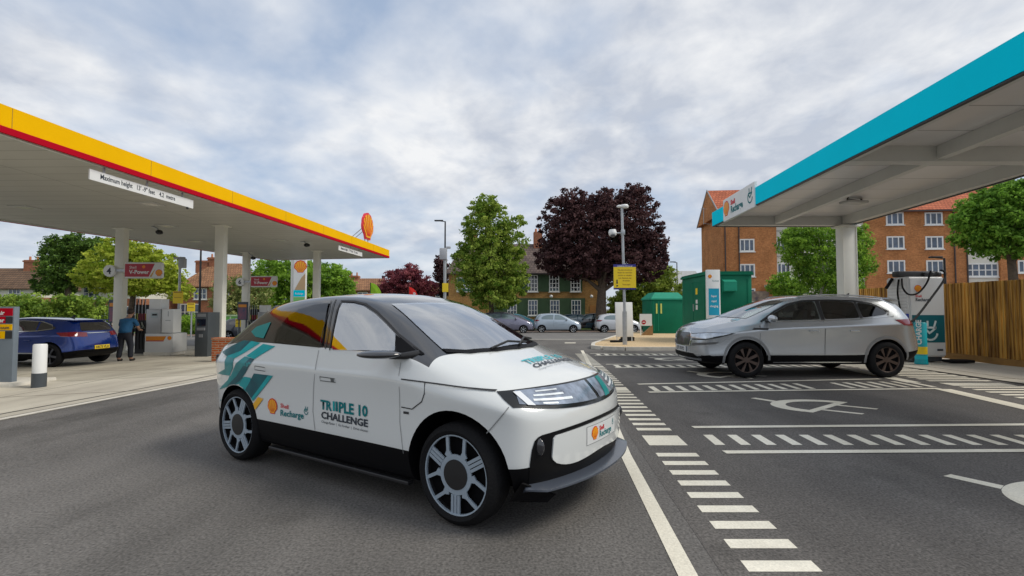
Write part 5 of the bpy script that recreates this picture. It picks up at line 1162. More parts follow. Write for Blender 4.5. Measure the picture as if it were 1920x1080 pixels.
def hp(u, v):
    """point of the car's own surface seen at a point of the photograph, in car coordinates"""
    o = INV @ Vector((0, 0, CAM_H)); d = (INV.to_3x3() @ ray(u, v)).normalized(); h = hb.ray_cast(o, d)
    if h[0] is None: h = hb.find_nearest(o+d*(Vector((1.2, 0, .7))-o).length)
    return h[0]
def sxz(P): return [(hp(*q).x, hp(*q).z) for q in P]
hm, hb = cage_shell(st, crown, xbl, [.05, .06, .07, .07, .065, .06, .04], [.12, .15, .155, .16, .165, .17, .17], cre, hmat, fc=.35, arches=((0.0, .32, .352, .82), (WB, .33, .39, .82)), levels=3, wheel_w=.34, mats=(cw, cb, mblk, mat('cab_lining', (.20, .20, .205), .8)), cutcb=hcb)
ho(hm, 'body', hero)
PJ = Proj(hb)
SR, SL = PJ.side(-1), PJ.side(1)
def both(poly, name, m, off, step=.07, skirt=0., label=None):
    for f in (SR, SL): patch(f, [list(poly)], name, m, hero, off, step, skirt=skirt, label=label)
glf = glassm('car_side_glass', (.75, .80, .80), .42); gld_h = glassm('car_rear_glass', (.20, .20, .20), .06); gls = glassm('car_windscreen', (.80, .85, .85), .50); gld = mat('car_glass_dark', (.022, .020, .021), .05, spec=.9, coat=1.)
cabin_fit(hero, (1.15, .35), .36, .60, xw=1.62)
mb = MB(); mb.box((2.0, 0, .93), (.42, 1.28, .12), bev=.04); mb.box((1.86, -.36, 1.0), (.1, .34, .08), bev=.02); mb.build('dashboard', mat('dash_grey', (.05, .052, .056), .6), hero, 40)
mb = MB(); mb.box((1.76, 0, 1.33), (.03, .20, .06), bev=.01); mb.build('rear_view_mirror', blackp, hero, 40)
fwp = sxz(fw_px); both(fwp, 'side_window', glf, .005)
tri = sxz([(743, 629), (797, 664), (790, 666), (743, 659)]); both(tri, 'mirror_quarter', mblk, .006)
rwp = sxz(rw_px); both(rwp, 'rear_side_window', gld_h, .005)
tq = sxz([(472, 622), (482, 613), (509, 604), (495, 635), (480, 632)]); both(tq, 'teal_quarter_panel', mat('livery_and_reflection_teal', (.0, .20, .20), .3, coat=.2, spec=.3), .006)
# door frame seals and pillars
for P, wd in (([(619, 657), (624, 622), (633, 581), (640, 565), (665, 566), (686, 571), (708, 586), (728, 606), (747, 627), (790, 662)], .012), ([(611, 655), (618, 610), (626, 572), (631, 562)], .008), ([(600, 652), (607, 618), (617, 585), (622, 564)], .006)):
    sp = sxz(P)
    for f in (SR, SL): patch(f, stripline(sp, wd), 'door_seal', seamm, hero, .006, .2, smooth=None)
# windscreen
wsy = .60
patch(PJ.top(), [wp], 'windscreen', gls, hero, .006, .05)
cowl = sym([(x-.004, y) for x, y in bs_y])+sym([(x+.045, y*1.01) for x, y in bs_y])[::-1]
patch(PJ.top(), [cowl], 'cowl', mblk, hero, .008, .05)
mb = MB(); tp_ = PJ.top()
for (a, b) in (((2.44, .05), (2.24, .56)), ((2.42, -.30), (2.40, .22))): mb.tube([tp_(*a, .02), tp_((a[0]+b[0])/2-.02, (a[1]+b[1])/2, .03), tp_(*b, .02)], .009, 6)
mb.build('wiper', blackp, hero)
# shut lines, flap, handles
def seams(P, wd=.006, m=seamm, name='shut_line', both_=True, off=.0035):
    sp = sxz(P)
    for f in ((SR, SL) if both_ else (SR,)): patch(f, stripline(sp, wd), name, m, hero, off, .15, smooth=None)
thinm = mat('thin_gap', (.22, .23, .23), .6)
seams([(598, 657), (592, 690), (588, 730), (587, 770), (591, 806)], .005, thinm)
seams([(752, 680), (749, 730), (750, 790), (757, 850)], .004, mat('thin_gap'))
seams([(753, 711), (775, 714), (798, 717), (820, 720), (840, 723), (860, 726), (880, 728.5), (905, 731), (931, 733)], .008, off=.007); seams([(797, 718), (796, 738), (791, 753), (773, 767), (753, 763)], .007)
seams([(757, 773), (767, 774.5)], .016); seams([(954, 764), (945, 775), (935, 787), (924, 800), (913, 812)], .006, mat('thin_gap'), off=.006)
seams([(600, 706), (628, 710), (630, 717), (601, 713.5), (600, 706)], .006, mat('handle_gap', (.10, .11, .11), .5)); seams([(478, 686), (497, 689), (498, 696), (478, 693), (478, 686)], .006, MATS['handle_gap'])
patch(SR, [sxz([(620, 709.5), (626, 710.3), (627, 715.7), (621, 715)])], 'handle_sensor', MATS['handle_gap'], hero, .004, .2)
# teal livery on the rear flank
lt = [mat('livery_teal', (.0, .26, .27), .3, coat=.25, spec=.3, col2=(.0, .16, .18), vscale=5), mat('livery_teal_light', (.0, .40, .42), .3, coat=.25, spec=.3, col2=(.0, .27, .29), vscale=5), mat('livery_teal_dark', (.0, .06, .085), .3, coat=.25, spec=.3, col2=(.0, .115, .14), vscale=6), mat('livery_yellow', (.80, .42, .02), .3)]
LV = [(2, [(440, 646), (458, 638), (472, 639.5), (452, 658), (426, 668), (417, 660)]),
      (1, [(472, 639.5), (489, 643), (458, 662), (440, 672), (426, 668), (452, 658)]),
      (0, [(426, 668), (440, 672), (437, 690), (428, 712), (412, 730), (406, 727), (409, 700), (422, 692)]),
      (1, [(494, 645), (517, 649.5), (492, 664), (478, 673), (462, 668)]),
      (0, [(460, 668.5), (478, 673.5), (452, 712), (440, 724), (428, 730), (413, 752), (408, 744), (416, 724), (430, 712), (443, 682)]),
      (2, [(470, 671.5), (478, 673.5), (460, 700), (450, 714), (440, 722), (430, 728), (428, 722), (444, 705)]),
      (1, [(458, 706), (471, 708), (470, 716), (461, 730), (449, 722)]),
      (2, [(477, 700), (504, 703.3), (472, 747), (461, 730), (470, 714)]),
      (1, [(504, 703.3), (512.6, 704.5), (475, 752), (472, 747)]),
      (3, [(485, 744), (494.6, 747.6), (479.5, 768), (474.5, 759)])]
for k, P in LV:
    sp = sxz(P)
    for f in (SR, SL): patch(f, [sp], 'livery_stripe', lt[k], hero, .003+.0004*LV.index((k, P)), .06, clip=(0, .32, .357))
# lettering on the doors (reads towards the nose)
def sidetext(s, p0, p1, pt, m, bold=0., name='lettering', sp=1.):
    """p0 baseline start, p1 baseline end, pt a point at cap height above p0 (pixels)"""
    a, b, c = hp(*p0), hp(*p1), hp(*pt); bmx = textbm(s, 1., bold=bold, spacing=sp); x1 = max(v.co.x for v in bmx.verts); x0 = min(v.co.x for v in bmx.verts); hgt = .72
    kx = (b.x-a.x)/(x1-x0); kz = (c.z-a.z)/hgt; sl = (b.z-a.z)/(b.x-a.x)
    for v in bmx.verts: q = (v.co.x-x0)*kx; v.co.x, v.co.y = a.x+q, a.z+q*sl+v.co.y*kz
    patch(SR, bmx, name, m, hero, .0045, .12, smooth=None)
sidetext('TR', (601.5, 766), (623, 770), (600.5, 748.5), inkteal, .035); sidetext('PLE', (636, 772.5), (664, 777), (636, 753), inkteal, .035); sidetext('10', (673, 778.5), (690, 781), (673, 758.5), inkteal, .035)
lb = sxz([(624.5, 752), (628.3, 752.5), (628.5, 770.7), (624.8, 770)]); lb2 = sxz([(629.8, 752.5), (633.6, 753), (634, 771.7), (630.2, 771)])
patch(SR, [lb], 'lettering', lt[1], hero, .0045, .1); patch(SR, [lb2], 'lettering', inkteal, hero, .0045, .1)
sidetext('CHALLENGE', (603, 783.5), (690.5, 800.5), (602, 770.5), inkdark, .03)
sidetext('Charge faster  |  Go further  |  Drive cleaner', (603.5, 792), (691, 810.5), (603.3, 787.5), inkdark, .004)
sidetext('Shell', (526.5, 763.5), (541.5, 767), (526, 755.5), inkred, .015); sidetext('Recharge', (526.5, 779), (570, 785), (526.3, 767.5), inkteal, .02)
pc = hp(511.5, 763); f_em = lambda x, y, off: SR(pc.x+x, pc.z+y-.0, off+.003)
ea, eb, ec = pecten(); es = .125
for P, nm_, mm, k in ((ea, 'emblem', shellred, 0), (eb, 'emblem_fill', shellyel, 1), (ec, 'emblem_rib', shellred, 2)):
    patch(SR, [[(pc.x+x*es, pc.z+y*es) for x, y in p] for p in P], nm_, mm, hero, .004+.001*k, .2, smooth=None)
pc = hp(574.5, 769); patch(SR, plugmark(pc.x, pc.z, .065), 'plug_mark', inkteal, hero, .004, .3, smooth=None)
# bonnet lettering (lies across the bonnet, reads from the front left)
def toptext(s, p0, p1, pt, m, bold=0.):
    a, b, c = hp(*p0), hp(*p1), hp(*pt); bmx = textbm(s, 1., bold=bold); x1 = max(v.co.x for v in bmx.verts); x0 = min(v.co.x for v in bmx.verts)
    e1 = Vector((b.x-a.x, b.y-a.y)); e2 = Vector((c.x-a.x, c.y-a.y))
    for v in bmx.verts: q = (v.co.x-x0)/(x1-x0); r_ = v.co.y/.72; v.co.x, v.co.y = a.x+e1.x*q+e2.x*r_, a.y+e1.y*q+e2.y*r_
    patch(PJ.top(), bmx, 'bonnet_lettering', m, hero, .005, .05, smooth=None)
toptext('TRIIPLE 10', (991, 684), (1056, 671), (976, 677), mat('bonnet_teal', (.02, .42, .48), .35), .03)
toptext('CHALLENGE', (1004, 691), (1074, 677), (996, 684.5), inkdark, .03)
toptext('Charge faster | Go further | Drive cleaner', (1012, 695), (1085, 680), (1009, 692.5), mat('faint_ink', (.25, .28, .3), .5), .0)
# front: lamp band, intake, panel, splitter
CX0 = 2.0; CY = PJ.cyl(CX0)
def phz(P):
    out = []
    for q in P:
        h = hp(*q); out.append((math.atan2(h.y, h.x-CX0), h.z))
    return out
def solve3(A, b):
    import numpy
    return numpy.linalg.lstsq(numpy.array(A), numpy.array(b), rcond=None)[0]
def fitc(pts, q=2):
    """smooth symmetric height curve z(angle) through the measured points"""
    P_ = [p for p in phz(pts)]; P_ = [p for p in P_ if p[0] < .12]
    return [float(c) for c in solve3([[1]+[p[0]**(2*k) for k in range(1, q)] for p in P_], [p[1] for p in P_])]
def ev(c, p): return sum(ck*p**(2*k) for k, ck in enumerate(c))
def front_band(ct, cb_, p_top, p_bot, endpts=()):
    """closed outline between two symmetric curves; endpts: (angle, z) between bottom end and top end on the near side"""
    n = 26; bot = [(-p_bot+2*p_bot*k/n, ev(cb_, -p_bot+2*p_bot*k/n)) for k in range(n+1)]; top = [(p_top-2*p_top*k/n, ev(ct, p_top-2*p_top*k/n)) for k in range(n+1)]
    e = list(endpts)
    return bot+[(-a, z) for a, z in e]+top+[(a, z) for a, z in e[::-1]]
hlt = [(931, 733), (955, 733), (983, 731), (1010, 727.5), (1033, 722.5), (1055, 716)]; hlb = [(945, 750), (958, 762), (977, 771.5), (1003, 773.5), (1037, 768.5), (1070, 757.5)]
def dz(P, s): return P
c_ht, c_hb = fitc(hlt), fitc(hlb); tipa, tipb = -phz([hlt[0]])[0][0], -phz([(985, 773)])[0][0]; mids = phz([(962, 765), (945, 750)])
hl_poly = front_band(c_ht, c_hb, tipa, tipb, [(a, z) for a, z in mids])
lampb = mat('lamp_band', (.010, .012, .014), .2, coat=.2, spec=.4)
lb0 = patch(CY, [hl_poly], 'headlight_band', lampb, hero, .006, .05, skirt=.02)
lampw = mat('lamp_bar', (.72, .77, .84), .35, coat=.2, metal=.2, var=.3, vscale=9); lampg = mat('lamp_glass', (.22, .26, .33), .25, coat=.3, metal=.3, var=.6, vscale=9)
def band_z(p): return ev(c_hb, p), ev(c_ht, p)
def band_quad(p0, p1, f0, f1, skew=0., n=14):
    lo = []; up = []
    for k in range(n+1):
        p = p0+(p1-p0)*k/n; a, b = band_z(p); lo.append((p+skew*0, a+(b-a)*f0)); b_p = p+skew; a2, b2 = band_z(b_p); up.append((b_p, a2+(b2-a2)*f1))
    return lo+up[::-1]
pe = -tipb
for sg in (1, -1):
    def bq(p0, p1, f0, f1, sk=0.): 
        q = band_quad(p0, p1, f0, f1, sk); return [(a*sg, z) for a, z in q]
    s0 = pe*1.04
    patch(CY, [bq(s0, -.02, .16, .93)], 'lamp_glass', lampg, lb0, .008, .05)
    patch(CY, [bq(s0*.93, s0*.86, .12, .86, -.06)], 'running_light', mat('running_light', (.70, .73, .76), .4, spec=.3), lb0, .012, .05)
    for a, b, c, d in ((.86, .42, .34, .44), (.84, .50, .56, .64), (.80, .55, .76, .82), (.78, .62, .20, .26)): patch(CY, [bq(s0*a, s0*b, c, d)], 'light_bar', lampw, lb0, .010, .05)
teal_ref = [(a, z) for a, z in band_quad(.10, .19, .12, .92, .08)]  # reflection of the teal canopy, painted onto the lamp band as a stripe
patch(CY, [teal_ref], 'painted_teal_reflection', mat('livery_and_reflection_teal'), lb0, .011, .05)
grt = [(997, 843), (1001.5, 827), (1008, 820), (1016, 815), (1038.5, 809.5), (1062, 802), (1086.7, 792.5), (1120, 779.5)]; grb = [(992.5, 880), (993, 903), (1020, 909), (1057, 912.5)]
c_gt = fitc(grt[3:]); zlow = hp(993, 903).z; pa = -phz([(993, 880)])[0][0]; pg_ = -phz([(1016, 815)])[0][0]
gp = front_band(c_gt, [zlow-.03], pg_, pa, [(a, z) for a, z in phz([(993, 870), (997, 843), (1002, 827), (1008, 820)])])
lowblk = mat('intake_black', (.006, .006, .007), .35, spec=.15)
gi = patch(CY, [gp], 'intake', lowblk, hero, .004, .05)
c_pt = fitc([(1042, 815.5), (1062, 809.5), (1086.7, 800.5), (1120, 786.5)]); c_pb = fitc([(1040, 866.5), (1055, 868.5), (1068, 869), (1090, 858), (1120, 841)], 3); p1_ = -phz([(1041, 816)])[0][0]; p2_ = -phz([(1041, 867)])[0][0]
pp = front_band(c_pt, c_pb, p1_, p2_, [(a, z) for a, z in phz([(1034.5, 861), (1033, 855), (1036, 822)])])
patch(CY, [pp], 'nose_panel', cw, hero, .014, .05, skirt=.012)
pzm = (ev(c_pt, 0)+ev(c_pb, 0))/2+.02
# plate with the emblem
pw, phh = .235, .056; CYF = PJ.front()
f_pl = lambda y, z, off: CYF(y, z, off)
q = patch(f_pl, [[(-pw, pzm-phh), (pw, pzm-phh), (pw, pzm+phh), (-pw, pzm+phh)]], 'number_plate', mat('plate_white', (.67, .69, .69), .3), hero, .0165, .06, skirt=.002)
patch(f_pl, [[(-pw-.004, pzm-phh-.004), (pw+.004, pzm-phh-.004), (pw+.004, pzm+phh+.004), (-pw-.004, pzm+phh+.004)]], 'plate_edge', MATS['thin_gap'], hero, .0155, .06)
for P, nm_, mm, k in ((ea, 'emblem', shellred, 0), (eb, 'emblem_fill', shellyel, 1), (ec, 'emblem_rib', shellred, 2)):
    patch(f_pl, [[(-.135+x*.085, pzm+y*.085) for x, y in p] for p in P], nm_, mm, q, .0178+.0008*k, .2, smooth=None)
for s, dx, dz_, sz, mm in (('Shell', -.07, .008, .042, inkred), ('Recharge', -.07, -.036, .058, inkteal)):
    bmx = textbm(s, sz, bold=.0012)
    for v in bmx.verts: v.co.x += dx; v.co.y += pzm+dz_
    patch(f_pl, bmx, 'lettering', mm, q, .0178, .08, smooth=None)
patch(f_pl, plugmark(.185, pzm+.025, .045), 'plug_mark', inkteal, q, .0178, .1, smooth=None)
# fog lamps
for sg in (-1, 1):
    h = hp(1011, 838); mb = MB(); c = CY(sg*abs(math.atan2(h.y, h.x-CX0)), h.z, .004); mb.ball(c, .034, (1.0, .55, 1.5), 3); mb.build('fog_lamp', mat('fog_glass', (.03, .03, .035), .05, coat=1.), hero, 60)
# splitter lip
mb = MB(); secs = []; n = 44; pe2 = pa*1.04
for k in range(n+1):
    p = -pe2+2*pe2*k/n; h = CY(p, .34, 0); d = Vector((math.cos(p*.9), math.sin(p*.9), 0)); t = min(1, min(k, n-k)/4+.25); f0 = Vector((h.x, h.y, 0))-d*.05
    secs.append([mb.bm.verts.new(f0+d*a+Vector((0, 0, z))) for a, z in ((0, .318), (.05+.03*t, .310), (.05+.082*t, .294), (.05+.084*t, .284), (.04, .264), (0, .262))])
for a, b in zip(secs, secs[1:]):
    for k in range(6): mb.bm.faces.new((a[k], a[(k+1) % 6], b[(k+1) % 6], b[k]))
mb.bm.faces.new(secs[0]); mb.bm.faces.new(secs[-1][::-1])
mb.build('splitter', mat('splitter_grey', (.055, .065, .085), .3, coat=.4), hero, 35)
for sg in (-1, 1):     # blades behind the front wheels' leading corner and along the sill
    mb = MB(); mb.prism([(2.90, sg*.66, .19), (3.04, sg*.58, .19), (3.08, sg*.56, .235), (2.96, sg*.745, .335), (2.88, sg*.755, .22)], (0, -sg*.02, 0)); mb.build('canard', mblk, hero)
    mb = MB(); mb.b2(.45, 2.08, sg*.72, sg*.775, .165, .19, bev=.006); mb.build('side_skirt', mat('skirt_black', (.02, .02, .022), .3), hero)
# mirror
for sg in (-1, 1):
    q_ = Matrix.Rotation(-sg*R(38), 4, 'Z'); mb = MB(); mb.ball((1.93, sg*.90, 1.045), .1, (1.55, .75, .30), 3, rot=q_); mb.build('door_mirror', cb, hero, 60)
    mb = MB(); mb.tube([(2.12, sg*.72, 1.045), (2.06, sg*.80, 1.035), (1.98, sg*.86, 1.035)], [.030, .024, .022], 8); mb.build('mirror_arm', blackp, hero, 60)
    mb = MB(); c = hp(415, 668); mb.box((-.56, sg*.655, .87), (.10, .05, .08), rz=-sg*R(52), bev=.01); mb.build('tail_lamp', mat('tail_dark', (.03, .005, .008), .1, coat=1.), hero)
# wheels: three double spokes and three pairs of single spokes round a black hub
rimblue = mat('rim_grey', (.34, .41, .48), .35, metal=.25, var=.06)
def hero_rim(a_off):
    def fn(mb, M, rr, h):
        z0 = h-.022; up = (M.to_3x3() @ Vector((0, 0, 1)))
        def P(r_, a, z=z0, t=0.): return M @ Vector((r_*math.cos(a)-t*math.sin(a), r_*math.sin(a)+t*math.cos(a), z))
        mb.lathe([(rr*.955, z0), (rr*.955, z0+.016), (rr*1.0, z0+.018), (rr*1.0, z0)], 60, M, closed=True)
        mb.lathe([(rr*.37, z0), (rr*.37, z0+.010), (rr*.50, z0+.010), (rr*.50, z0)], 48, M, closed=True)
        def spoke(a, w0, w1, off=0., dirn=0.):
            c, s = math.cos(a), math.sin(a)
            pts = [(rr*.50, off-w0), (rr*.50, off+w0), (rr*.965, off+dirn+w1), (rr*.965, off+dirn-w1)]
            mb.prism([M @ Vector((x*c-y*s, x*s+y*c, z0)) for x, y in pts], up*.0115)
        for k in range(3):
            a = a_off+k*2*math.pi/3
            for o_ in (-.10, 0, .10): spoke(a, rr*.038, rr*.040, o_*rr)
            b = a+math.pi/3
            for o_ in (-1, 1): spoke(b, rr*.043, rr*.045, o_*rr*.25, o_*rr*.03)
            # webs that widen the foot of the single spokes
            for o_ in (-1, 1):
                c, s = math.cos(b), math.sin(b); pts = [(rr*.42, o_*rr*.05), (rr*.50, o_*rr*.16), (rr*.58, o_*rr*.21), (rr*.58, o_*rr*.29), (rr*.45, o_*rr*.35), (rr*.36, o_*rr*.2)]
                mb.prism([M @ Vector((x*c-y*s, x*s+y*c, z0)) for x, y in (pts if o_ > 0 else pts[::-1])], up*.0108)
    return fn
for i, (x, ao) in enumerate(((0.0, R(-52)), (WB, R(-90)))):
    for sg in (-1, 1):
        o = wheel(hero, x, sg*(W-.105), RW, .19, hero_rim(ao if sg < 0 else -ao), rimblue, rr=.785, side=sg)
        M = Matrix.Translation((x, sg*(W-.105), RW)) @ Matrix.Rotation(R(-90*sg), 4, 'X'); mb = MB(); mb.lathe([(.001, .090), (RW*.785*.37, .088), (RW*.785*.385, .07)], 32, M); mb.build('hub_cap', blackp, o, 40)
        mb = MB(); mb.lathe([(.06, .0), (RW*.5, .0), (RW*.5, .01), (.06, .01)], 32, M); mb.build('brake_disc', mat('disc_steel', (.02, .018, .018), .6, spec=.1), o, 40)
mb = MB(); mb.b2(-.4, 2.8, -.42, .42, .17, .22); mb.build('underfloor', mblk, hero)

# ---------------------------------------------------------------- other cars
def gcar(name, lab, loc, rot, paint, sc=(1, 1, 1), kind='suv', rimm=None, spokes=5, glass=None, levels=2, group=None, detail=True, plate=None, tail=True, lower=True, cab=None, z=None, crs=.35, hollow=False):
    g = gz(loc[0], loc[1]) if z is None else z; o = thing(name, lab, 'car', (loc[0], loc[1], g+.004), rot, group)
    if kind == 'suv':
        st = [[(-.62, .66, .32), (-.74, .76, .40), (-.80, .80, .55), (-.77, .80, .82), (-.66, .76, 1.12), (-.50, .60, 1.46)],
              [(-.42, .78, .26), (-.46, .88, .32), (-.48, .90, .50), (-.48, .91, .80), (-.42, .86, 1.17), (-.30, .655, 1.525)],
              [(0, .84, .25), (0, .90, .29), (0, .93, .46), (0, .95, .78), (0, .895, 1.155), (0, .675, 1.56)],
              [(.7, .84, .25), (.7, .89, .28), (.7, .92, .44), (.7, .935, .76), (.7, .905, 1.125), (.7, .69, 1.595)],
              [(1.35, .84, .25), (1.35, .89, .28), (1.35, .92, .44), (1.35, .935, .76), (1.35, .905, 1.105), (1.3, .69, 1.605)],
              [(1.9, .84, .25), (1.9, .89, .28), (1.9, .92, .44), (1.9, .94, .76), (1.9, .905, 1.09), (1.78, .66, 1.53)],
              [(2.35, .84, .25), (2.35, .90, .28), (2.35, .93, .44), (2.35, .95, .76), (2.35, .90, 1.07), (2.28, .72, 1.31)],
              [(2.72, .84, .25), (2.72, .90, .29), (2.72, .94, .45), (2.72, .95, .76), (2.70, .89, 1.03), (2.72, .78, 1.12)],
              [(3.1, .80, .25), (3.1, .88, .29), (3.1, .92, .44), (3.1, .93, .74), (3.1, .87, .985), (3.1, .75, 1.065)],
              [(3.40, .72, .25), (3.42, .82, .29), (3.43, .86, .42), (3.43, .87, .70), (3.41, .83, .92), (3.38, .70, 1.00)],
              [(3.50, .58, .27), (3.58, .70, .30), (3.61, .76, .42), (3.61, .77, .66), (3.56, .75, .86), (3.50, .66, .95)]]
        st = [r[:3]+[(r[3][0], r[3][1]-.022, r[3][2]-.06), (r[4][0]+(0 if 0 < n_ < 10 else (-.03 if n_ == 0 else .03)), r[4][1]+.045, r[4][2]-.115), (r[4][0], r[4][1]-.012, r[4][2])]+r[5:] for n_, r in enumerate(st)]
        wb, rw, W_ = 2.77, .35, .94; crown = [.03, .03, .04, .04, .04, .04, .04, .04, .03, .03, .01]; xb = [0, 0, 0, 0, 0, .08, .12, .16, .14, .12, 0]; gi = 7; ar = .40
        win = [[(2.44, 1.105), (2.12, 1.275), (1.84, 1.41), (1.54, 1.485), (1.30, 1.495), (1.28, 1.135)], [(1.20, 1.14), (1.21, 1.495), (.90, 1.50), (.52, 1.475), (.50, 1.165)], [(.44, 1.17), (.46, 1.47), (.18, 1.425), (-.10, 1.29), (-.06, 1.235)]]
        ws = [(1.84, -.59), (1.90, -.28), (1.92, 0)], [(2.88, 0), (2.84, -.34), (2.70, -.735)]
    else:
        st = [[(-.46, .56, .28), (-.54, .64, .34), (-.58, .68, .46), (-.58, .68, .74), (-.50, .64, 1.0), (-.36, .50, 1.30)],
              [(-.32, .68, .22), (-.35, .77, .26), (-.36, .79, .42), (-.36, .80, .72), (-.33, .76, 1.02), (-.24, .55, 1.40)],
              [(.0, .74, .2), (0, .79, .24), (0, .82, .40), (0, .84, .70), (0, .79, 1.02), (.0, .58, 1.46)],
              [(.6, .74, .2), (.6, .78, .24), (.6, .81, .40), (.6, .825, .70), (.6, .80, 1.0), (.6, .60, 1.50)],
              [(1.1, .74, .2), (1.1, .78, .24), (1.1, .81, .40), (1.1, .825, .70), (1.1, .80, .985), (1.05, .60, 1.51)],
              [(1.6, .74, .2), (1.6, .78, .24), (1.6, .81, .40), (1.6, .825, .70), (1.6, .79, .97), (1.48, .58, 1.44)],
              [(2.05, .74, .2), (2.05, .79, .24), (2.05, .82, .40), (2.05, .835, .70), (2.05, .78, .95), (1.98, .64, 1.20)],
              [(2.40, .74, .2), (2.40, .79, .24), (2.40, .82, .40), (2.40, .84, .70), (2.38, .76, .90), (2.42, .66, .99)],
              [(2.75, .70, .2), (2.75, .76, .24), (2.76, .79, .40), (2.77, .79, .66), (2.76, .72, .82), (2.76, .60, .89)],
              [(2.98, .60, .22), (3.03, .66, .26), (3.05, .68, .38), (3.05, .68, .60), (2.99, .62, .74), (2.94, .52, .80)]]
        wb, rw, W_ = 2.46, .30, .82; crown = [.02, .03, .04, .04, .04, .04, .04, .03, .03, .01]; xb = [0, 0, 0, 0, 0, .08, .10, .12, .10, 0]; gi = 7; ar = .345
        win = [[(2.05, 1.0), (1.80, 1.17), (1.52, 1.34), (1.28, 1.40), (1.02, 1.405), (.98, 1.03)], [(.90, 1.035), (.93, 1.405), (.5, 1.39), (.18, 1.32), (-.02, 1.19), (.0, 1.06)]]
        ws = [(1.56, -.48), (1.60, -.25), (1.62, 0)], [(2.50, 0), (2.46, -.3), (2.36, -.58)]
    sx, sy, sz = sc
    st = [[(x*sx, w_*sy, z_*sz) for x, w_, z_ in row] for row in st]; wb *= sx; W_ *= sy
    win = [[(x*sx, z_*sz) for x, z_ in P] for P in win]; ws = [[(x*sx, y*sy) for x, y in P] for P in ws]
    def fm_(t, a, b):
        if t == 'bot': return 1
        if lower and t in ('side', 'rear') and b < 2: return 1
        if lower and t == 'front' and b < 1: return 1
        if (not lower) and t in ('side', 'rear', 'front') and b < 1: return 1
        return 0
    K = len(st); nr = len(st[0]); cre = [(i, nr-2, crs) for i in range(K-2)]+[(i, nr-1, crs*.9) for i in range(6, K-1)]+[(i, 2, .5) for i in range(K-1)]+[(i, nr-1, .3) for i in range(1, 6)]
    if kind == 'suv': cre += [(i, 4, .62) for i in range(K-1)]
    wtop = ws[0]+[(x, -y) for x, y in ws[0][::-1][1:]]; wbot = [(x, -y) for x, y in ws[1][::-1]]+ws[1][1:]
    ccb = (lambda b_: cabin_cutters(st, 1, 6, [rounded(q, .04, 2) for q in win], wtop+wbot, .5, 1.03*sz, .95)) if hollow else None
    me, bv = cage_shell(st, crown, xb, [.04, .06, .07, .08, .08, .07, .06][:len(st[0])], [.10]+[.12]*(len(st[0])-1), cre, fm_, arches=((0, rw+.005, ar, W_+.03), (wb, rw+.005, ar, W_+.03)), levels=levels, wheel_w=.36, mats=(paint, mblk, mblk, mat('cab_lining_dark', (.07, .07, .072), .8)), cutcb=ccb, fc=.6 if kind == 'suv' else 0)
    if hollow: cabin_fit(o, (1.2, .35), .40, .72, xw=1.72)
    ho(me, 'body', o); P = Proj(bv); gs = glass or gld
    stp = .09 if levels > 2 else .15
    for poly in win:
        for f in (P.side(-1), P.side(1)):
            patch(f, [rounded(poly, .04, 2)], 'side_window', (glassm('suv_front_glass', (.62, .72, .68), .05) if poly is win[0] else glassm('suv_rear_glass', (.06, .06, .06), .05)) if hollow else gs, o, .006, stp)
    top = ws[0]+[(x, -y) for x, y in ws[0][::-1][1:]]; bot = [(x, -y) for x, y in ws[1][::-1]]+ws[1][1:]
    patch(P.top(), [top+bot], 'windscreen', mat('far_windscreen', (.25, .32, .36), .05, coat=1., spec=1., metal=.3) if not cab else cab, o, .008, stp)
    f = P.rear(); zb = st[0][-2][2]; zt = st[0][-1][2]; patch(f, [rounded([(-.56*sy, zb+.05), (.56*sy, zb+.05), (.46*sy, zt-.01), (-.46*sy, zt-.01)], .05, 2)], 'rear_window', gld, o, .008, .1)
    for (x, s_) in ((0, 1), (0, -1), (wb, 1), (wb, -1)):
        wheel(o, x, s_*(W_-.115), rw, .2, rim_spokes(spokes, .10, .22, .03, .12, 1.3), rimm or steel, rr=.70, seg=32, side=s_)
    for s_ in (-1, 1):
        mb = MB(); xm = win[0][0][0]-.12; zm = win[0][0][1]+.05; mb.ball((xm, s_*(W_+.10), zm), .1, (.75, 1.25, .75), 3); mb.build('door_mirror', paint, o, 60); mb = MB(); mb.tube([(xm+.04, s_*(W_-.06), zm-.05), (xm, s_*(W_+.05), zm-.04)], .03, 8); mb.build('mirror_arm', blackp, o, 50)
        fs_ = P.side(s_)
        for xx in ([win[0][-1][0]+.18, win[1][-1][0]+.16] if kind == 'suv' else [win[0][-1][0]+.14]):
            mb = MB(); c = fs_(xx, win[0][-1][1]-.22, .02); mb.tube([c-Vector((.09, 0, 0)), c+Vector((.09, 0, 0))], .014, 8); mb.build('door_handle', mat('chrome', (.6, .62, .63), .12, metal=.9) if hollow else paint, o, 50)
        x_a = win[0][-1][0]-.04; patch(fs_, stripline([(x_a, win[0][-1][1]-.02), (x_a-.01, .7*sz), (x_a, .45*sz)], .008), 'door_gap', seamm, o, .004, .2, smooth=None)
        x_b = win[0][0][0]+.06; patch(fs_, stripline([(x_b, win[0][0][1]-.08), (x_b+.02, .7*sz), (x_b-.02, .45*sz)], .008), 'door_gap', seamm, o, .004, .2, smooth=None)
        cyl_ = P.cyl(wb); 
        zl = st[-1][-2][2]; hlq = [(s_*R(24), zl-.12), (s_*R(46), zl-.10), (s_*R(56), zl-.055), (s_*R(72), zl+.005), (s_*R(50), zl+.01), (s_*R(24), zl-.03)]
        if hollow:
            patch(cyl_, [[(a+s_*R(k1), z_+k2) for (a, z_), k1, k2 in zip(hlq, (-2, 0, 3, 5, 1, -2), (-.022, -.028, -.022, .004, .012, .012))]], 'headlight_surround', blackp, o, .004, .06)
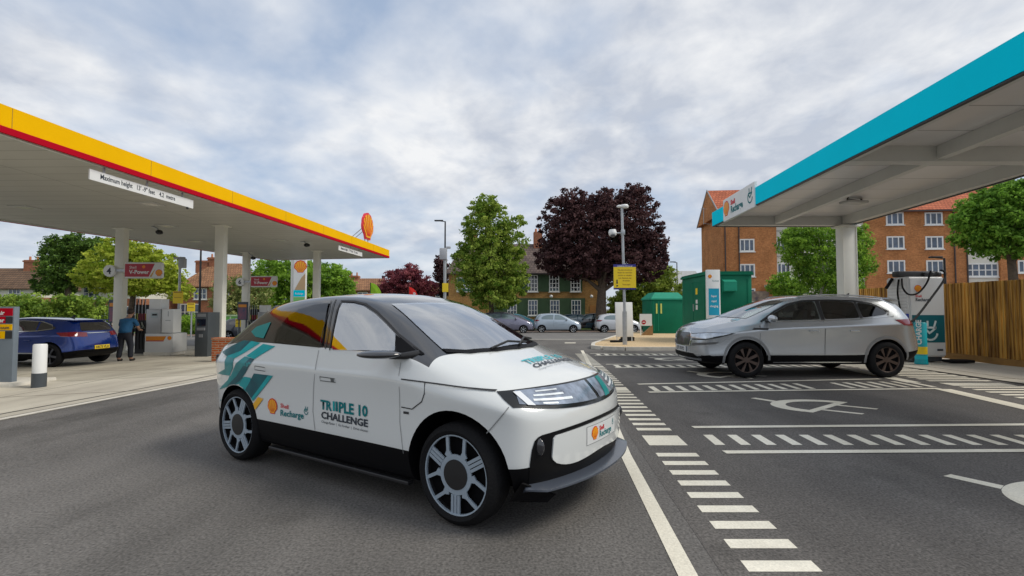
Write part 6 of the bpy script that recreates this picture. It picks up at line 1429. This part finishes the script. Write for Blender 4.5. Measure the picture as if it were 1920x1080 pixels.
        h1 = patch(cyl_, [hlq], 'headlight', mat('headlight_lens', (.50, .56, .64), .12, coat=.6, metal=.3, var=.35, vscale=7) if hollow else mat('headlight_glass', (.20, .24, .30), .12, coat=.6, metal=.3, var=.3, vscale=6), o, .008, .06)
        if tail:
            rc = lambda p, z_, off: P.cast((.2-6*math.cos(p), 6*math.sin(p), z_), (math.cos(p), -math.sin(p), 0), off)
            zl = st[0][-2][2]; patch(rc, [[(s_*R(24), zl-.12), (s_*R(58), zl-.10), (s_*R(66), zl+.01), (s_*R(40), zl+.03), (s_*R(24), zl+.0)]], 'tail_light', mat('tail_red', (.22, .005, .015), .12, coat=1.), o, .006, .08)
    if plate:
        f = P.rear(); z_ = plate[1]; q = patch(f, [[(-.26, z_-.055), (.26, z_-.055), (.26, z_+.055), (-.26, z_+.055)]], 'number_plate', mat('plate_yellow', (.85, .60, .03), .35), o, .02, .1, skirt=.015)
        bmx = textbm(plate[0], .10, 'CENTER', bold=.002)
        for v in bmx.verts: v.co.x *= -1; v.co.y += z_-.036
        patch(f, bmx, 'lettering', inkdark, q, .024, .2, smooth=None)
    return o, P, dict(wb=wb, W=W_, st=st, rw=rw)
silver = mat('car_silver', (.47, .50, .53), .24, coat=1., metal=.65); bluec = mat('car_blue', (.004, .032, .22), .2, coat=1., metal=.35)
# silver SUV charging in its bay, nose to the left
wbp = mat('rim_bronze', (.10, .07, .058), .35, metal=.4)
fwc = Vector((4.56, 12.78*K)); ang = math.atan2(-.02, -1); hx = Vector((math.cos(ang), math.sin(ang))); left_ = Vector((-hx.y, hx.x))
cen = fwc-hx*2.77-left_*.90
suv, P, D = gcar('suv', 'silver estate car with charging cable plugged in under the teal canopy', (cen.x, cen.y/K), ang, silver, kind='suv', rimm=wbp, spokes=8, levels=3, z=0., cab=glassm('suv_windscreen', (.60, .68, .66), .30), crs=.62, hollow=True)
f = P.cyl(2.77)
patch(f, [rounded([(-R(21), .60), (R(21), .60), (R(24), .74), (R(20), .86), (-R(20), .86), (-R(24), .74)], .03, 3)], 'grille', mat('grille_dark', (.035, .035, .038), .3, coat=.5), suv, .010, .06)
patch(f, [rounded([(-R(24), .585), (R(24), .585), (R(27), .74), (R(22.5), .875), (-R(22.5), .875), (-R(27), .74)], .03, 3)], 'grille_surround', mat('chrome', (.6, .62, .63), .12, metal=.9), suv, .006, .06)
patch(f, [[(-R(40), .36), (R(40), .36), (R(30), .45), (-R(30), .45)]], 'lower_grille', mblk, suv, .006, .06)
for s_ in (-1, 1):
    patch(f, [[(s_*R(44), .34), (s_*R(58), .38), (s_*R(50), .44), (s_*R(36), .40)]], 'air_curtain', mblk, suv, .006, .06)
    patch(f, [[(s_*R(27), .60), (s_*R(56), .66), (s_*R(60), .70), (s_*R(28), .66)]], 'bumper_inlet', mat('inlet_grey', (.10, .10, .10), .4), suv, .005, .06)
q = patch(P.front(), [[(-.26, .47), (.26, .47), (.26, .58), (-.26, .58)]], 'number_plate', mat('plate_white'), suv, .03, .08, skirt=.02)
bmx = textbm('LF71 KVO', .10, 'CENTER', bold=.002)
for v in bmx.verts: v.co.y += .49
patch(P.front(), bmx, 'lettering', inkdark, q, .034, .2, smooth=None)
for s_ in (-1, 1):
    mb = MB(); fsd = P.side(s_)
    tf = P.top(); mb.tube([tf(x, s_*.60, .03) for x in (-.15, .1, .5, 1.0, 1.5)]+[tf(1.62, s_*.58, .0)], .014, 8); mb.build('roof_rail', mat('chrome'), suv, 60)
    for (ax,) in ((0,), (2.77,)):
        arc = [(ax+.435*math.cos(R(t)), .355+.435*math.sin(R(t))) for t in range(-8, 190, 9)]; patch(fsd, stripline(arc, .045), 'arch_trim', mat('arch_grey', (.20, .205, .21), .4), suv, .006, .5, smooth=None)
    patch(fsd, stripline([(.5, .305), (2.25, .305)], .02), 'sill_trim', mat('chrome'), suv, .006, .3, smooth=None)
    patch(fsd, [[(2.34, .97), (2.62, .975), (2.66, .94), (2.36, .93)]], 'wing_badge', mat('trim_dark', (.03, .03, .032), .5), suv, .006, .2)
    patch(fsd, [[(1.275, 1.115), (1.295, 1.505), (1.215, 1.51), (1.205, 1.12)]], 'pillar', blackp, suv, .005, .1); patch(fsd, [[(.497, 1.145), (.515, 1.495), (.465, 1.49), (.442, 1.155)]], 'pillar', blackp, suv, .005, .1)
    patch(fsd, stripline([(2.46, 1.09), (2.13, 1.29), (1.85, 1.425), (1.54, 1.50), (1.0, 1.515), (.5, 1.50), (.16, 1.445), (-.13, 1.29), (-.09, 1.22)], .03), 'window_seal', blackp, suv, .007, .3, smooth=None)
    patch(fsd, stripline([(-.20, 1.20), (.5, 1.145), (1.25, 1.115), (2.32, 1.085)], .012), 'window_trim', mat('chrome'), suv, .007, .3, smooth=None)
mb = MB(); mb.prism([(-.52, -.58, 1.50), (-.28, -.62, 1.545), (-.28, .62, 1.545), (-.52, .58, 1.50)], (0, 0, .028)); mb.build('spoiler', silver, suv)
mb = MB(); mb.prism([(.25, 0, 1.6), (.12, 0, 1.6), (.10, 0, 1.68)], (0, .03, 0)); mb.build('aerial_fin', blackp, suv)
# blue crossover at the pumps, seen from behind
bc, P, D = gcar('crossover', 'dark blue crossover with yellow rear plate beside the fuel pump', (-13.45, 20.3), R(177), bluec, sc=(.96, .97, .90), kind='suv', rimm=mat('rim_dark', (.10, .10, .11), .35, metal=.5), spokes=5, levels=3, plate=('HK73 VLO', .56))
f = P.rear(); patch(f, [[(-.35, .98), (.35, .98), (.42, 1.0), (-.42, 1.0)]], 'boot_trim', mat('chrome'), bc, .012, .08)
patch(f, [[(-.75, .33), (.75, .33), (.70, .44), (-.70, .44)]], 'diffuser', mblk, bc, .012, .1)
for s_ in (-1, 1):
    fsd = P.side(s_); patch(fsd, stripline([(2.2, 1.0), (1.2, 1.04), (.4, 1.07), (-.02, 1.13), (.06, 1.24), (.4, 1.335), (1.0, 1.365), (1.5, 1.34)], .022), 'window_trim', mat('chrome'), bc, .009, .3, smooth=None)
    patch(fsd, stripline([(.45, .42), (2.15, .42)], .03), 'sill_trim', mat('chrome'), bc, .008, .3, smooth=None)
mb = MB(); mb.b2(-.50, -.22, -.60, .60, 1.355, 1.385, bev=.01); mb.build('spoiler', bluec, bc)
mb = MB(); mb.prism([(.25, 0, 1.44), (.10, 0, 1.44), (.06, 0, 1.53)], (0, .03, 0)); mb.build('aerial_fin', blackp, bc)
# cars along the street (x at the rear axle; nose to the right: heading 0)
def street(u0, Y, lab, paint, sc=(1, 1, 1), rot=0, kind='hatch', rimm=None, glass=None, nm='parked_car', grp='cars parked on the far side of the street'):
    return gcar(nm, lab, (X(u0, Y), Y), R(rot), paint, sc, kind, rimm or mat('rim_silver', (.5, .52, .54), .3, metal=.4), 6, glass or mat('street_glass', (.14, .20, .22), .05, coat=1., spec=1.), 2, grp, lower=False)
p_silb = mat('paint_silver_blue', (.42, .50, .58), .25, coat=1., metal=.3); p_pur = mat('paint_grey_purple', (.20, .20, .28), .25, coat=1., metal=.4); p_teal = mat('paint_petrol', (.02, .26, .33), .25, coat=1., metal=.3); p_navy = mat('paint_dark_petrol', (.02, .06, .09), .2, coat=1., metal=.3)
street(1014.5, 52, 'silver blue hatchback parked side on before the green cladding', p_silb)
street(914, 50.5, 'grey purple people carrier mostly behind the white car bonnet', p_pur, sc=(1.12, 1.05, 1.06))
street(944, 57.5, 'petrol blue small car behind the grey purple carrier', p_teal, sc=(1.0, 1.0, .98), grp='cars parked in front of the pub')
street(1060, 58.5, 'dark petrol car behind the silver blue hatchback', p_navy, sc=(1.05, 1, .95), grp='cars parked in front of the pub')
street(1131, 58.5, 'black car between the beech trunk and the small pale car', cb, rot=180, sc=(1.0, 1, 1.0), grp='cars parked in front of the pub')
street(1129.5, 52, 'small rounded pale silver car partly behind the barrier panel', mat('paint_pale_silver', (.60, .62, .65), .25, coat=1., metal=.2), sc=(.94, 1, .98))
gcar('parked_car', 'dark car parked in front of the green hoarding panel', (X(440, 44), 44), R(5), mat('paint_ink', (.03, .035, .05), .25, coat=1.), (1, 1, .95), 'hatch', levels=2, group=None, lower=False)
gcar('parked_car', 'white car with only its roof showing over the silver estate', (X(1530, 24), 24.0), R(180), white, (.98, 1, 1.13), 'suv', levels=2, lower=False, z=-.05)
# ================================================================ PERSON
def skin(name, chains, m, parent, sub=2, label=None):
    """chains: lists of (x, y, z, r); equal coordinates are welded"""
    V = []; Rd = []; E_ = []; idx = {}
    for ch in chains:
        prev = None
        for (x, y, z, r) in ch:
            k = (round(x, 4), round(y, 4), round(z, 4))
            if k not in idx: idx[k] = len(V); V.append((x, y, z)); Rd.append(r)
            i = idx[k]
            if prev is not None and prev != i: E_.append((prev, i))
            prev = i
    me = bpy.data.meshes.new(name); me.from_pydata(V, E_, []); o = bpy.data.objects.new(name, me); COL.objects.link(o)
    o.modifiers.new('skin', 'SKIN'); md = o.modifiers.new('sub', 'SUBSURF'); md.levels = sub; md.render_levels = sub
    for i, r in enumerate(Rd): me.skin_vertices[0].data[i].radius = (r, r) if not isinstance(r, tuple) else r
    me.skin_vertices[0].data[0].use_root = True
    dg = bpy.context.evaluated_depsgraph_get(); nm = bpy.data.meshes.new_from_object(o.evaluated_get(dg)); bpy.data.objects.remove(o)
    o = link(name, nm, m, parent); nm.polygons.foreach_set('use_smooth', [True]*len(nm.polygons))
    return o
px_, py_2 = X(236, 21.9), 21.9
man = thing('person', 'person in blue shirt and dark trousers seen from behind at the fuel pump', 'person', (px_, py_2, gz(px_, py_2)+.004), R(8))
skinm = mat('skin_tone', (.35, .19, .12), .5); hairm = mat('hair_dark', (.03, .018, .012), .7); shirt = mat('shirt_blue', (.010, .085, .19), .8, var=.15, vscale=5, bump=.4, bscale=12); trou = mat('trousers_navy', (.012, .014, .022), .85, bump=.4, bscale=12); shoe = mat('shoe_black', (.015, .013, .012), .5)
# facing +y (away from the camera), leaning forward, arms reaching towards the car and hose
pel = (0, 0, .90, .12)
legs = [[pel, (-.11, .0, .84, .105), (-.13, .03, .50, .075), (-.15, -.04, .10, .05), (-.155, .06, .045, .045), (-.16, .16, .035, .035)], [pel, (.11, .02, .84, .105), (.15, .08, .50, .075), (.17, .04, .10, .05), (.175, .14, .045, .045), (.18, .24, .035, .035)]]
tor = [pel, (0, .03, 1.05, .11), (0, .10, 1.22, .12), (0, .17, 1.36, .10), (0, .22, 1.44, .062), (0, .27, 1.50, .06), (0, .31, 1.58, .095), (0, .31, 1.64, .085)]
armL = [(0, .17, 1.36, .10), (-.19, .17, 1.34, .06), (-.27, .22, 1.10, .045), (-.20, .44, .98, .036), (-.17, .52, .97, .03)]
armR = [(0, .17, 1.36, .10), (.19, .17, 1.34, .06), (.28, .24, 1.10, .045), (.20, .45, 1.02, .036), (.17, .53, 1.02, .03)]
def hand(x, y, z, s):
    out = []; w_ = (x, y, z, .03); palm = (x+.0, y+.05, z-.005, .028)
    out.append([w_, palm])
    for k, (dx, L_) in enumerate(((-.028, .055), (-.010, .068), (.009, .063), (.026, .05))):
        out.append([palm, (x+dx, y+.085, z-.003, .010), (x+dx, y+.085+L_*.5, z-.012, .009), (x+dx, y+.085+L_*.75, z-.04, .008)])
    out.append([w_, (x-s*.03, y+.03, z+.01, .011), (x-s*.045, y+.065, z+.005, .009)])
    return out
body = skin('body', [tor]+legs+[armL, armR]+hand(-.17, .52, .97, -1)+hand(.17, .53, 1.02, 1), skinm, man)
skin('shirt', [[(0, -.02, .88, .20), (0, .02, 1.02, .20), (0, .10, 1.22, .19), (0, .17, 1.36, .15), (0, .205, 1.42, .085)], [(0, .17, 1.36, .15), (-.195, .17, 1.345, .078), (-.27, .215, 1.14, .062)], [(0, .17, 1.36, .15), (.195, .17, 1.345, .078), (.28, .235, 1.14, .062)]], shirt, man)
skin('trousers', [[(0, .02, 1.07, .15), (0, 0, .90, .185), (-.11, .0, .82, .122), (-.13, .03, .50, .092), (-.15, -.04, .09, .078)], [(0, 0, .90, .175), (.11, .02, .82, .122), (.15, .08, .50, .092), (.17, .04, .09, .078)]], trou, man)
skin('shoe', [[(-.15, -.06, .05, .05), (-.155, .06, .042, .05), (-.16, .18, .036, .042)]], shoe, man); skin('shoe', [[(.17, .02, .05, .05), (.175, .14, .042, .05), (.18, .26, .036, .042)]], shoe, man)
mb = MB(); mb.ball((0, .285, 1.645), .108, (.92, 1.0, 1.0), 3); mb.build('hair', hairm, man, 60)
mb = MB()
for s in (-1, 1): mb.ball((s*.094, .315, 1.60), .028, (.4, .8, 1.2))
mb.ball((0, .415, 1.585), .018, (.8, 1.2, 1.2)); mb.build('ears_and_nose', skinm, man, 60)
mb = MB()
for s in (-.032, .032): mb.ball((s, .398, 1.612), .012, (1, .6, .7))
mb.build('eyes', white, man, 60)
mb = MB(); mb.box((0, .398, 1.553), (.045, .012, .008), bev=.002); mb.build('mouth', mat('lip', (.3, .1, .08), .5), man)
